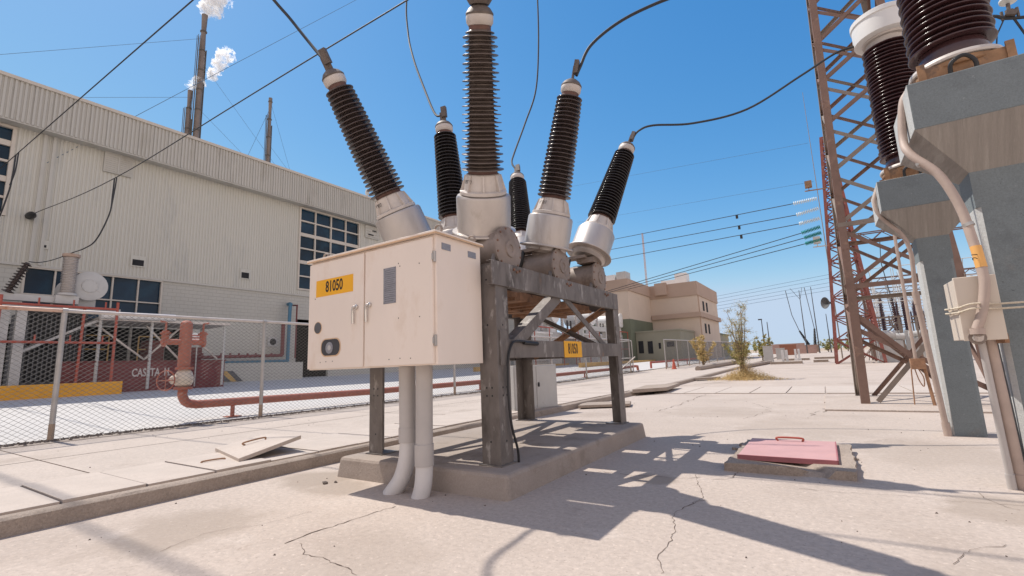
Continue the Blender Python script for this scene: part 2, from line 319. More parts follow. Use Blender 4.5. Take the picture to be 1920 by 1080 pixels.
# ------------------------------------------------------------------ ground, kerb, walk, road
def sheet(name, xs, ys, zf, m, jit=0):
    b = MB(); nx = len(xs)
    b.v = [Vector((x, y, zf(x, y))) for y in ys for x in xs]
    for j in range(len(ys)-1):
        for i in range(nx-1): b.f.append([j*nx+i, j*nx+i+1, (j+1)*nx+i+1, (j+1)*nx+i]); b.m.append(0)
    return b.build(name, m, kind='structure', smooth=False)
YS = [-400, -60, -3, 22, 60, 120, 352, 2500]
sheet('ground', [-2500, -400, -40, -30, -12.3, -5.81, -5.795, 40, 2500], YS, lambda x, y: gz(x, y)-(.05 if x < -5.8 else .02), 'dirt')
sheet('concrete_yard', [-5.82, 40], [-40, -3, 22, 60, 150], lambda x, y: .012*min(max(y-22, 0), 330), 'yard')
sheet('sidewalk', [-11.75, -7.275], [-40, -3, 22, 60, 150], lambda x, y: gz(x, y)-.008, 'walk')
sheet('sidewalk_beyond', [-7.275, -5.85], [16.25, 22, 60, 150], lambda x, y: gz(-6, y)-.008, 'walk')
sheet('trench_floor', [-7.275, -5.85], [-40, 16.25], lambda x, y: .102, 'crack')
sheet('gravel_strip', [-12.5, -11.75], [-40, 22, 60, 150], lambda x, y: gz(-12, y)-.006, 'strip')
sheet('road', [-30.5, -24, -12.45], [-40, 22, 60, 150], lambda x, y: gz(x, y)-.002 if x < -12.4 else gz(-12.45, y)-.002, 'road')
def kerb():
    b = MB(); y = -8.; seg = []
    while y < 60: seg.append(y); y += .25 if y < 12 else 2
    prof = [(-5.64, -.05), (-5.645, .05), (-5.66, .125), (-5.69, .146), (-5.79, .149), (-5.80, .10), (-5.86, -.05)]
    n = len(prof)
    for y in seg:
        for k, (x, z) in enumerate(prof):
            r = noise.noise(Vector((y*2.3, k*1.7, 0)))*.012 if y < 12 else 0
            b.v.append(Vector((x + r - .06*(1 if y > 20 else 0)*0, y, z + r*.6 + .012*max(y-22, 0))))
    for j in range(len(seg)-1):
        for k in range(n-1): b.f.append([j*n+k, j*n+k+1, (j+1)*n+k+1, (j+1)*n+k]); b.m.append(0)
    b.build('kerb', 'kerb', kind='structure')
kerb()
def jag(pts, wdt, step=.08, amp=.035, z=.003, seed=0):
    P = crv([(x, y, 0) for x, y in pts], 12); L = [P[0]]
    for p in P[1:]:
        while (p-L[-1]).length > step: L.append(L[-1] + (p-L[-1]).normalized()*step)
    L = [p + Vector((noise.noise(p*4+Vector((seed, 0, 0))), noise.noise(p*4+Vector((0, seed, 9))), 0))*amp*1.6 + Vector((noise.noise(p*17+Vector((seed, 0, 4))), noise.noise(p*17+Vector((2, seed, 9))), 0))*amp*1.1 for p in L]
    vs = []
    for i, p in enumerate(L):
        d = (L[min(i+1, len(L)-1)]-L[max(i-1, 0)]).normalized(); s = Vector((-d.y, d.x, 0))
        ww = wdt*(.2+1.3*abs(noise.noise(p*11+Vector((seed, 3, 1)))))
        vs += [p+s*ww+Vector((0, 0, z+gz(0, p.y))), p-s*ww+Vector((0, 0, z+gz(0, p.y)))]
    return vs, [(2*i, 2*i+1, 2*i+3, 2*i+2) for i in range(len(L)-1)]
cr = MB()
for i, (pts, wd) in enumerate([
        ([(-3.39, 2.13), (-3.42, 2.46), (-3.39, 2.8), (-3.36, 3.13)], .009), ([(-3.3, 2.16), (-3.06, 2.06), (-2.85, 2.06), (-2.45, 2.02)], .004),
        ([(-.91, 2.83), (-.98, 3.04), (-1.03, 3.53), (-1.12, 3.87), (-1.1, 4.18), (-1.0, 4.44)], .0045), ([(-1.06, 4.28), (-1.04, 4.55), (-1.17, 5.01), (-1.29, 5.32)], .003),
        ([(-2.23, 5.08), (-1.89, 5.06), (-1.4, 5.1), (-1.17, 5.24)], .006), ([(-1.1, 5.15), (-.93, 5.28), (-.92, 5.6)], .006),
        ([(-4.07, 1.6), (-4.16, 1.84), (-4.17, 2.03), (-4.0, 2.3), (-3.9, 2.7)], .0025), ([(-.33, 5.13), (.06, 5.15), (.39, 5.21), (.75, 5.21), (1.2, 5.25)], .003),
        ([(.47, 3.71), (.52, 3.91), (.67, 4.07), (.81, 4.19)], .003), ([(.91, 5.54), (.97, 5.23), (1.06, 5.05)], .004), ([(-.91, 2.83), (-.85, 2.3), (-.95, 1.8)], .003),
        ([(-3.4, 11.33), (-3.34, 12.82), (-3.37, 15.46), (-3.36, 16.9)], .014), ([(-.12, 11.73), (-.1, 13.26), (-.05, 16.17)], .016), ([(-.36, 11.0), (-.29, 11.81), (-.1, 11.95)], .012),
        ([(-1.45, 10.3), (-1.22, 11.31), (-1.19, 12.09), (-1.61, 13.49), (-2.02, 14.24)], .007), ([(.1, 7.9), (.6, 8.3), (.9, 8.2)], .003), ([(-5.4, 9.6), (-4.0, 10.2), (-2.0, 10.4)], .006)]):
    vs, fs = jag(pts, wd, .04 if i < 11 else .14, .022 if i < 11 else .07, .003+.0002*i, i*3.1); cr.add(vs, fs)
cr.add(*jag([(-5.5, 21.5), (-3.2, 26)], .03, .2, .04, .004, 5)); cr.build('ground_cracks', 'crack', kind='structure', smooth=False)
# joints and strip lines on the walk
jn = MB()
jn.box(-11.76, -20, .146, -11.735, 60, .1475)
for y in (2.1, 8.4, 14.5, 20.5): jn.box(-11.73, y, .1435, -7.4, y+.015, .1448)
jn.box(-9.4, -20, .1436, -9.385, 40, .1446)
jn.build('pavement_joints', 'crack', kind='structure', smooth=False)
def stones(name, n, area, size, label, seed):
    rnd = random.Random(seed); b = MB()
    for i in range(n):
        x, y, z = area(rnd); s = size*rnd.uniform(.4, 1.3); a = rnd.uniform(0, 6.28)
        c, q = math.cos(a), math.sin(a)
        P = [(1, 0, -.2), (-.5, .8, -.2), (-.6, -.7, -.2), (.3, .1, .75), (-.4, .1, .6)]
        vs = [(x+s*(px*c-py*q)*rnd.uniform(.7, 1.2), y+s*(px*q+py*c)*rnd.uniform(.7, 1.2), z+s*pz) for px, py, pz in P]
        b.add(vs, [(0,1,3),(1,4,3),(1,2,4),(2,0,3),(2,3,4),(0,2,1)])
    o = b.build(name, 'gravel', smooth=False); o['kind'] = 'stuff'; o['label'] = label; o['category'] = 'gravel'; return o
def a1(r):
    y = -6+46*r.random()**1.5; x = -12.22+r.gauss(0, .13)+.06*math.sin(y*1.3); return x, y, gz(-12, y)-.004
stones('loose_gravel', 7500, a1, .034, 'dark loose gravel heaped along the foot of the mesh fence', 3)
def a2(r):
    if r.random() < .5: return r.uniform(-11.9, -7.5), r.uniform(-3, 22), .143
    return r.uniform(-5.5, 3), r.uniform(1.3, 14), .0
stones('scattered_grit', 380, a2, .012, 'small dark pebbles scattered over the concrete', 9)
# ------------------------------------------------------------------ trench covers
def covers():
    g = 'concrete trench covers along the kerb'
    y = -2.4; k = 0
    while y < 16.2:
        c = (-6.55, y+.325, .15)
        b = MB()
        if abs(y-3.45) < .33:   # the tilted one
            q = MB(); q.box(-7.2, y-.02, .105, -5.885, y+.64, .15); one(q, 'trench_cover', 'cover', 'flat concrete cover lying under the tilted one', 'cover', group=g, smooth=False)
            pts = [(-7.42, 3.5, .152), (-6.15, 3.18, .152), (-6.17, 4.02, .31), (-7.40, 4.22, .245)]
            b.poly(pts, (0, 0, .05)); o = one(b, 'trench_cover', 'cover', 'trench cover lifted and tilted with an iron ring handle', 'cover', group=g, bevel=.004, smooth=False)
            MB().tube(crv([(-6.85, 3.62, .25), (-6.86, 3.60, .285), (-6.78, 3.84, .325), (-6.77, 3.86, .295)], 5), .012, 6).build('handle', 'rustangle', o)
        else:
            b.box(-7.245 + .02*random.random(), y+.010, .105, -5.885, y+.640, .158+random.uniform(-.005, .006))
            lab = 'flat concrete cover flush in the row along the kerb'
            if abs(y-2.8) < .33: lab = 'flat trench cover with a rusty loop handle, just left of the tilted one'
            o = one(b, 'trench_cover', 'cover', lab, 'cover', group=g, bevel=.004, smooth=False)
            if abs(y-2.8) < .33:
                MB().tube(crv([(-6.55, y+.15, .155), (-6.56, y+.16, .178), (-6.53, y+.38, .178), (-6.52, y+.40, .157)], 5), .010, 6).build('handle', 'rustangle', o)
        y += .65
covers()
def cross_covers():
    g = 'concrete covers of the cross trench'
    rnd = random.Random(4)
    for k in range(9):
        x = -5.2+k*1.02
        b = MB(); b.box(x+.015, 16.95, .0, x+1.0, 20.4, .022+rnd.uniform(0, .008))
        one(b, 'trench_cover', 'cover', 'flat concrete cover in the row crossing the yard', 'cover', group=g, smooth=False)
cross_covers()
def lone_slabs():
    g = 'lifted slabs lying by the kerb'
    for lab, P, z0, t in (('lifted concrete slab leaning on the kerb end beside the steel leg', [(-5.5, 11.4), (-4.35, 12.1), (-4.6, 12.9), (-5.75, 12.3)], .03, .07),
                          ('larger lifted slab at the near end of the cross trench', [(-5.6, 15.9), (-4.75, 17.1), (-5.0, 19.8), (-6.0, 18.6)], .10, .12),
                          ('thin slab lying against the far kerb near the bush', [(-5.55, 25.1), (-4.6, 26.3), (-4.7, 27.0), (-5.6, 25.9)], .09, .10)):
        b = MB(); b.poly([(x, y, z0) for x, y in P], (0, 0, t)); one(b, 'loose_slab', 'kerb', lab, 'slab', group=g, smooth=False, bevel=.01)
lone_slabs()
# ------------------------------------------------------------------ porcelain
def sheds(b, o, d, t0, t1, n, rc0, rc1, R0, R1, alt=.82, seg=36):
    prof = [(rc0, t0)]; p = (t1-t0)/n
    for i in range(n):
        f = (i+.5)/n; rc = rc0+(rc1-rc0)*f; Rr = (R0+(R1-R0)*f)*(1 if i % 2 == 0 else alt)
        t = t0+i*p
        e = min(.0075, p*.13); m_ = t+.30*p
        prof += [(rc, t+.10*p), (rc+(Rr-rc)*.5, m_-e*1.1), (Rr-e*.9, m_-e), (Rr-e*.25, m_-e*.6), (Rr, m_), (Rr-e*.3, m_+e*.7), (Rr-e, m_+e), (rc+(Rr-rc)*.45, m_+.22*p), (rc*1.02, t+.80*p), (rc, t+.88*p)]
    prof.append((rc1, t1)); b.lathe(prof, o, d, seg)
# ------------------------------------------------------------------ circuit breaker
PADZ = .22
def pad():
    b = MB(); b.frus((-4.93, 3.66, -2.5, 7.62), -.05, (-4.9, 3.70, -2.53, 7.58), PADZ)
    o = one(b, 'concrete_pad', 'pad', 'thick concrete plinth carrying the circuit breaker frame', 'plinth', bevel=.035, smooth=False)
pad()
BR = thing('circuit_breaker', 'outdoor high voltage circuit breaker with six brown porcelain bushings on a steel frame', 'circuit breaker', (-3.7, 5.6, PADZ))
def breaker():
    st = 'steel'
    def leg(x, y, ax, ay, w, h=2.25):
        b = MB(); t = .012
        b.angle((x, y, PADZ+.012), (x, y, h), w, t, (ax, 0, 0), (0, ay, 0))
        b.box(x-.03*ax, y-.03*ay, PADZ, x+(w+.03)*ax, y+(w+.03)*ay, PADZ+.012)
        b.k = 1
        for z in (.45, .9, .98, 1.62, 2.1):
            for q in ((.35, .65) if z in (.9, .98) else (.5,)):
                b.lathe([(.011, 0), (.011, .002)], (x+ax*w*q, y-ay*.0005, z), (0, -ay, 0), 8)
                b.lathe([(.011, 0), (.011, .002)], (x-ax*.0005, y+ay*w*q, z), (-ax, 0, 0), 8)
        b.build('leg', [st, 'black'], BR, bevel=.003)
    leg(-2.775, 3.96, -1, 1, .225); leg(-4.70, 3.96, 1, 1, .225); leg(-2.775, 7.50, -1, -1, .225); leg(-4.70, 7.50, 1, -1, .225)
    # splice plates at the right legs
    MB().box(-2.772, 4.0, 1.2, -2.76, 4.15, 1.56).build('splice_plate', st, BR); MB().box(-2.772, 7.30, 1.0, -2.76, 7.44, 1.75).build('splice_plate', st, BR)
    def chan(x, side, y0, y1, z0, z1, wd=.07, t=.01):   # C channel along Y, web at x, flanges to -side
        b = MB(); b.box(x, y0, z0, x-side*t, y1, z1); b.box(x-side*t, y0, z1-t, x-side*wd, y1, z1); b.box(x-side*t, y0, z0, x-side*wd, y1, z0+t)
        return b
    chan(-2.755, 1, 3.88, 7.46, 2.03, 2.29).build('upper_beam', st, BR, bevel=.003)
    chan(-4.72, -1, 3.88, 7.56, 2.03, 2.29).build('upper_beam', st, BR, bevel=.003)
    chan(-2.757, 1, 4.10, 7.32, 1.275, 1.47).build('lower_beam', st, BR, bevel=.003)
    chan(-4.72, -1, 3.97, 7.4, 1.275, 1.47).build('lower_beam', st, BR, bevel=.003)
    def cross(y, z0, z1, side, x0=-4.69, x1=-2.80):
        b = MB(); t = .01; b.box(x0, y, z0, x1, y-side*t, z1); b.box(x0, y-side*t, z1-t, x1, y-side*.07, z1); b.box(x0, y-side*t, z0, x1, y-side*.07, z0+t)
        b.build('cross_beam', st, BR)
    cross(7.515, 2.04, 2.28, 1); cross(7.515, 1.28, 1.46, 1); cross(3.975, 2.04, 2.28, -1); cross(3.985, 1.30, 1.45, -1)
    for y in (4.9, 6.1): cross(y, 2.12, 2.26, 1)
    # floor grating / linkage tray under the tanks
    b = MB()
    b.bar((-3.75, 4.0, 2.0), (-3.75, 7.5, 2.0), .05, .05); b.box(-4.25, 4.15, 2.03, -3.2, 5.05, 2.12); b.box(-4.15, 5.2, 2.03, -3.25, 6.25, 2.14); b.box(-4.25, 6.42, 2.03, -3.2, 7.3, 2.12)
    for y in (4.4, 4.62, 4.84, 5.4, 5.7, 6.0, 6.6, 6.85, 7.1): b.box(-4.3, y, 1.985, -3.1, y+.05, 2.028)
    b.build('linkage_tray', 'rustangle', BR)
    def brace(p, q, m=st, w=.12, kd=(1, 0, 0), name='brace'):
        p = Vector(p); q = Vector(q); d = (q-p).normalized(); s = Vector(kd)
        MB().angle(p, q, w, .01, d.cross(s), -s).build(name, m, BR, bevel=.002)
    brace((-2.80, 4.22, 1.42), (-2.80, 5.42, 2.12), w=.14); brace((-2.80, 5.62, 2.10), (-2.80, 7.15, 1.36), w=.085)
    brace((-4.70, 4.2, 1.36), (-4.70, 5.5, 2.06), kd=(-1, 0, 0)); brace((-4.70, 5.6, 2.06), (-4.70, 7.2, 1.36), kd=(-1, 0, 0))
    brace((-3.02, 7.49, 2.10), (-4.45, 7.49, 1.34), 'rustangle', .085, (0, 1, 0)); brace((-4.5, 7.45, 2.1), (-3.0, 7.45, 1.34), kd=(0, 1, 0), w=.08)
    # tanks
    for y, zc in ((4.36, 2.50), (5.66, 2.50), (6.98, 2.52)):
        b = MB(); b.lathe([(.22, -.02), (.235, 0), (.235, 1.78), (.22, 1.80)], (-4.66, y, zc), (1, 0, 0), 32)
        tk = b.build('tank', 'tank', BR)
        for x, sgn in ((-2.86, 1), (-4.66, -1)):
            f = MB(); f.lathe([(.245, -.02), (.262, -.015), (.262, .012), (.19, .028), (.10, .030), (.095, .045), (.05, .045), (.045, .034), (.02, .034), (.001, .034)], (x, y, zc), (sgn, 0, 0), 36)
            f.k = 1
            for i in range(12):
                a = 2*math.pi*(i+.5)/12; f.lathe([(.013, 0), (.013, .014)], (x+sgn*.012, y+.235*math.cos(a), zc+.235*math.sin(a)), (sgn, 0, 0), 6)
            f.build('end_flange', ['tank', 'bolt'], tk)
        for x in (-2.93, -4.6):
            s = MB(); s.poly([(x, y-.26, 2.29), (x, y+.26, 2.29), (x, y+.22, 2.42), (x, y+.13, 2.30), (x, y, 2.285), (x, y-.13, 2.30), (x, y-.22, 2.42)], (.05, 0, 0))
            s.k = 1
            if x > -3:
                for i in (-1, 0, 1): s.lathe([(.017, 0), (.017, .015)], (-2.755, y+i*.06, 2.24-.02*(i == 0)), (1, 0, 0), 6)
            s.build('saddle', [st, 'bolt'], BR)
    BU = {'R1': ((-3.203, 4.384, 2.794), (.348, -.458)), 'R2': ((-3.10, 5.716, 2.832), (.281, -.066)), 'R3': ((-3.002, 6.96, 2.923), (.249, .423)),
          'L1': ((-4.421, 4.393, 2.857), (-.146, -.526)), 'L2': ((-4.527, 5.494, 2.814), (-.083, -.027)), 'L3': ((-4.298, 7.01, 2.935), (-.251, .379))}
    for nme, (o, (a, c)) in BU.items():
        o = Vector(o); d = Vector((a, c, 1)).normalized()
        b = MB()
        if nme == 'R1': sheds(b, o, d, .70, 2.115, 34, .155, .112, .243, .180, .84, 44)
        else: sheds(b, o, d, .70, 2.115, 25, .155, .112, .238, .178, 1, 44)
        bu = b.build('bushing', {'R1': 'porcdusty', 'L1': 'porc', 'R2': 'porc'}.get(nme, 'porcblack'), BR, ang=60)
        c_ = MB(); c_.lathe([(.25, -.10), (.29, -.06), (.29, -.02)], o, d, 32)
        c_.lathe([(.30, -.02), (.375, -.018), (.38, -.006), (.375, .006), (.322, .012), (.318, .03), (.315, .40), (.300, .425), (.24, .432)], o, d, 48)
        c_.build('housing', 'alu', bu, ang=40)
        c_ = MB(); c_.lathe([(.262, .434), (.27, .44), (.27, .475), (.255, .482), (.228, .488), (.195, .655), (.185, .665), (.16, .668)], o, d, 40)
        dd, s, u = frame_of(d)
        for i in range(8):
            an = 2*math.pi*i/8; rr = s*math.cos(an)+u*math.sin(an)
            c_.bar(o+d*.485+rr*.243, o+d*.65+rr*.192, .02, .035, rr)
            c_.lathe([(.013, 0), (.013, .02)], o+d*.475+rr*.25, d, 6)
        c_.build('collar', 'alu2', bu)
        if nme in ('R1', 'R2', 'L1'):   # stamped number on the collar
            rr = Vector((-.15, -1, 0)); rr = (rr-d*rr.dot(d)).normalized(); ux = d.cross(rr)*-1
            if ux.x < 0: ux = -ux
            t_ = MB(); t_.text('19717', o+d*.585+rr*.222, ux, d, .062, .003, .8); t_.build('stamped_number', 'ink', bu)
        MB().lathe([(.115, 2.10), (.115, 2.15), (.105, 2.165)], o, d, 28).build('cement_band', 'neck', bu); MB().lathe([(.168, .664), (.168, .705)], o, d, 32).build('cement_band', 'neck', bu)
        c_ = MB(); c_.lathe([(.10, 2.145), (.122, 2.15), (.138, 2.175), (.142, 2.225), (.136, 2.25)], o, d, 32); c_.build('cap_ring', 'alu2', bu)
        c_ = MB(); c_.lathe([(.143, 2.247), (.143, 2.262), (.11, 2.31), (.06, 2.345), (.045, 2.35)], o, d, 28)
        if nme == 'R1':
            c_.lathe([(.10, 2.34), (.14, 2.40), (.15, 2.47), (.10, 2.52)], o, d, 24)
        pl = Vector((1, .3, 0)) if nme[0] == 'R' else Vector((-.3, 1, 0))
        c_.bar(o+d*2.34, o+d*2.52, .10, .018, pl)
        tip = o+d*2.47
        c_.bar(tip-d*.05+Vector((.03, 0, 0)), tip+d*.13+Vector((.03, 0, .0)), .085, .06, pl)
        for k in range(4):
            c_.lathe([(.012, -.05), (.012, .05)], tip+d*(.03*k-.02)+Vector((.03, 0, 0)), s, 6)
        c_.build('terminal', 'clamp', bu)
        # junction plate below the can and its black lead
        j = MB(); j.box(o.x-.12, o.y-.2, o.z-.17, o.x+.16, o.y+.2, o.z-.09); j.box(o.x-.3, o.y-.28, o.z-.10, o.x+.05, o.y-.12, o.z-.055)
        j.build('junction_bracket', 'tank', bu)
        if nme in ('R2', 'R3'):
            q = o+Vector((-.22, -.26, -.08)); l = MB(); l.tube(crv([q, q+Vector((.0, -.03, -.08)), q+Vector((-.04, -.03, -.22)), q+Vector((-.12, .02, -.42))], 6), .024, 10)
            l.build('lead', 'black', bu)
    # cabinet
    x0, x1, y0, y1, z0, z1 = -4.84, -2.92, 3.225, 3.91, 1.23, 2.45
    b = MB(); b.box(x0, y0, z0, x1, y1, z1); cab = b.build('control_cabinet', 'cream', BR, bevel=.004)
    b = MB(); b.frus((x0-.03, y0-.045, x1+.03, y1+.02), z1+.002, (x0-.03, y0-.045, x1+.03, y1+.02), z1+.028); b.k = 1
    b.box(x0-.032, y0-.047, z1-.006, x1+.032, y0-.04, z1+.012); b.box(x1+.028, y0-.04, z1-.006, x1+.034, y1+.02, z1+.012)
    b.build('lid', ['cream', 'creamedge'], cab, bevel=.003)
    xm = -3.89
    def door(a, c, pts):
        d_ = MB(); d_.box(a, y0-.028, z0+.012, c, y0-.003, z1-.03); d_.k = 1
        for px, pz in pts: d_.lathe([(.006, 0), (.006, .002)], (px, y0-.0285, pz), (0, -1, 0), 8)
        return d_.build('door', ['cream', 'ink'], cab, bevel=.004)
    dl = door(x0+.008, xm-.012, [(-4.60, 1.31), (-4.50, 1.315), (-4.39, 1.315), (-4.72, 2.02)])
    dr = door(xm+.012, x1-.028, [(-3.52, 1.30), (-3.37, 1.305), (-3.23, 1.30), (-3.37, 2.20), (-3.11, 2.19), (-3.39, 1.69), (-3.11, 1.68), (-3.39, 2.23)])
    s = MB(); s.box(-4.705, y0-.031, 2.035, -4.07, y0-.028, 2.222); s.k = 1
    s.text('81050', (-4.385, y0-.0312, 2.13), (1, 0, 0), (0, 0, 1), .170, .0015, .70, .022); s.build('sign_plate', ['yellow', 'ink'], cab)
    s = MB(); s.box(-3.60, y0-.032, 1.845, -3.425, y0-.028, 2.205); s.k = 1
    for px in (-3.59, -3.435):
        for pz in (1.855, 2.195): s.lathe([(.004, 0), (.004, .002)], (px, y0-.033, pz), (0, -1, 0), 6)
    for r in range(16): s.box(-3.58, y0-.0326, 1.87+r*.0205, -3.46+.015*((r*7) % 3), y0-.0321, 1.873+r*.0205)
    s.build('rating_plate', ['plate', 'darkgrey'], cab)
    s = MB(); s.lathe([(.062, 0), (.062, .006), (.055, .007)], (-4.655, y0-.028, 1.69), (0, -1, 0), 32); s.k = 1
    s.lathe([(.068, 0), (.068, .004)], (-4.655, y0-.028, 1.69), (0, -1, 0), 32); s.build('vent_disc', ['darkgrey', 'creamedge'], cab)
    # gauge window: rounded rectangle
    def rr(cx, cz, hw, hh, r, n=6):
        P = []
        for sx, sz, a0 in ((1, 1, 0), (-1, 1, 90), (-1, -1, 180), (1, -1, 270)):
            for i in range(n+1): a = R(a0+90*i/n); P.append((cx+sx*(hw-r)+r*math.cos(a), cz+sz*(hh-r)+r*math.sin(a)))
        return P
    s = MB(); s.poly([(x, y0-.0285, z) for x, z in rr(-4.425, 1.465, .168, .098, .08)], (0, -.003, 0)); s.k = 1
    s.poly([(x, y0-.0318, z) for x, z in rr(-4.425, 1.465, .155, .086, .075)], (0, -.002, 0)); s.build('gauge_window', ['creamedge', 'dark'], cab)
    s = MB(); s.lathe([(.062, 0), (.062, .003), (.05, .004)], (-4.44, y0-.0345, 1.46), (0, -1, 0), 28); s.k = 1; s.lathe([(.028, 0), (.028, .002)], (-4.435, y0-.039, 1.46), (0, -1, 0), 20)
    s.build('gauge_dial', ['plate', 'grey'], cab)
    for hx, sg in ((-4.005, -1), (-3.80, 1)):
        h = MB(); h.lathe([(.026, 0), (.026, .02), (.018, .028)], (hx, y0-.028, 1.86), (0, -1, 0), 18)
        h.tube(crv([(hx, y0-.05, 1.865), (hx-.02, y0-.062, 1.855), (hx-.035, y0-.055, 1.82), (hx-.036, y0-.05, 1.69)], 6), [.012]*12+[.013]*7, 10)
        h.build('handle', 'chrome', cab)
    for hz in (2.23, 1.45):
        h = MB(); h.tube([(x1-.008, y0-.014, hz-.05), (x1-.008, y0-.014, hz+.05)], .014, 10); h.box(x1-.03, y0-.032, hz-.03, x1-.008, y0-.02, hz+.03); h.build('hinge', 'post', cab)
    for (ya, yb, za, zb) in ((3.30, 3.43, 2.315, 2.38), (3.70, 3.83, 2.305, 2.37)):
        h = MB(); h.box(x1, ya, za, x1+.004, yb, zb); h.build('tag_plate', 'plate', cab)
    for ex, ey in ((x0+.13, y0+.09), (x1-.05, y0+.09), (x1-.05, y1-.08)):
        h = MB(); pts = [(ex+.045*math.cos(a), ey, z1+.07+.045*math.sin(a)) for a in [2*math.pi*i/16 for i in range(17)]]; h.tube(pts, .011, 8); h.lathe([(.03, 0), (.03, .012)], (ex, ey, z1+.026), (0, 0, 1), 12); h.build('lifting_eye', 'tank', cab)
    # sign on the lower beam
    s = MB(); s.box(-2.754, 5.41, 1.268, -2.750, 5.93, 1.478); s.k = 1
    s.text('81050', (-2.7498, 5.66, 1.375), (0, 1, 0), (0, 0, 1), .185, .0015, .62, .02); s.build('sign_plate', ['yellow', 'ink'], BR)
    # black control cable down the front right leg
    b = MB(); b.tube(crv([(-2.74, 4.62, 1.425), (-2.735, 4.50, 1.445), (-2.735, 4.30, 1.45), (-2.735, 4.18, 1.42), (-2.74, 4.10, 1.25), (-2.745, 4.09, .9), (-2.74, 4.12, .6), (-2.73, 4.20, .35), (-2.735, 4.22, PADZ)], 6), .013, 8)
    b.tube([(-2.74, 4.42, 1.44), (-2.74, 4.72, 1.43)], .022, 8); b.build('control_cable', 'black', BR)
    # PVC conduits into the cabinet
    b = MB(); b.tube([(-3.60, 3.52, .5), (-3.59, 3.5, 1.23)], .083, 24); b.tube([(-3.60, 3.52, .48), (-3.60, 3.52, .62)], .092, 24); b.k = 1
    b.tube(crv([(-3.60, 3.52, .5), (-3.60, 3.52, .42), (-3.615, 3.51, .28), (-3.66, 3.48, .12), (-3.76, 3.43, -.03)], 5), .083, 24); b.build('conduit', ['pvc', 'pvcw'], BR)
    b = MB(); b.tube([(-3.34, 3.48, .32), (-3.33, 3.48, 1.23)], .083, 24); b.tube([(-3.34, 3.48, .28), (-3.34, 3.48, .48)], .092, 24); b.k = 1
    b.tube(crv([(-3.34, 3.48, .3), (-3.34, 3.475, .2), (-3.345, 3.46, .08), (-3.37, 3.44, -.03)], 5), .083, 24); b.build('conduit', ['pvc', 'pvcw'], BR)
breaker()
# ------------------------------------------------------------------ conductors
def wire(name, pts, r, label, m='wire', n=8, smooth_n=8, cat='cable', group=None):
    p = crv(pts, smooth_n) if smooth_n else pts
    return one(MB().tube(p, r, n), name, m, label, cat, group=group)
GW = 'conductors leaving the breaker bushings'
def conductors():
    wire('conductor', [(-4.74, 3.25, 5.02), (-4.93, 3.25, 5.24), (-5.2, 3.23, 5.58), (-5.43, 3.17, 5.9), (-5.62, 2.95, 6.25), (-6.1, 2.5, 7.2), (-6.4, 2.0, 8.5)], .021, 'thick conductor rising from the nearest left bushing', group=GW)
    wire('conductor', [(-4.75, 5.42, 5.26), (-4.97, 5.5, 5.42), (-5.49, 5.8, 6.23), (-6.05, 6.1, 7.23), (-6.5, 6.4, 8.2), (-6.73, 6.6, 9.3), (-6.6, 6.8, 11)], .019, 'conductor curving up from the middle left bushing', group=GW)
    wire('conductor', [(-4.88, 7.87, 5.2), (-5.06, 8.0, 5.45), (-5.14, 8.25, 5.8), (-5.17, 8.83, 6.76), (-5.03, 9.16, 7.69), (-5.0, 9.36, 8.94), (-4.99, 9.43, 10.3), (-4.99, 9.45, 12.5)], .019, 'conductor rising from the farthest left bushing', group=GW)
    wire('conductor', [(-2.40, 5.56, 5.12), (-2.351, 5.6, 5.259), (-2.192, 5.65, 5.548), (-1.807, 5.75, 5.787), (-1.315, 5.85, 5.9), (-.6, 5.95, 5.93), (.5, 6.0, 6.0), (1.15, 6.05, 6.3)], .021, 'thick conductor arching from the middle right bushing over to the near pedestal', group=GW)
    wire('conductor', [(-2.42, 7.92, 5.14), (-2.297, 7.95, 5.27), (-2.061, 8.05, 5.338), (-1.433, 8.3, 5.279), (-.605, 8.6, 5.391), (.229, 8.9, 5.845), (.76, 9.05, 6.13), (1.02, 9.08, 6.16)], .019, 'conductor swooping from the farthest right bushing to the second pedestal', group=GW)
    wire('conductor', [(-2.42, 3.36, 5.0), (-2.3, 3.2, 5.6), (-1.9, 2.9, 6.5), (-1.0, 2.2, 7.8)], .021, 'thick conductor above the nearest right bushing', group=GW)
conductors()
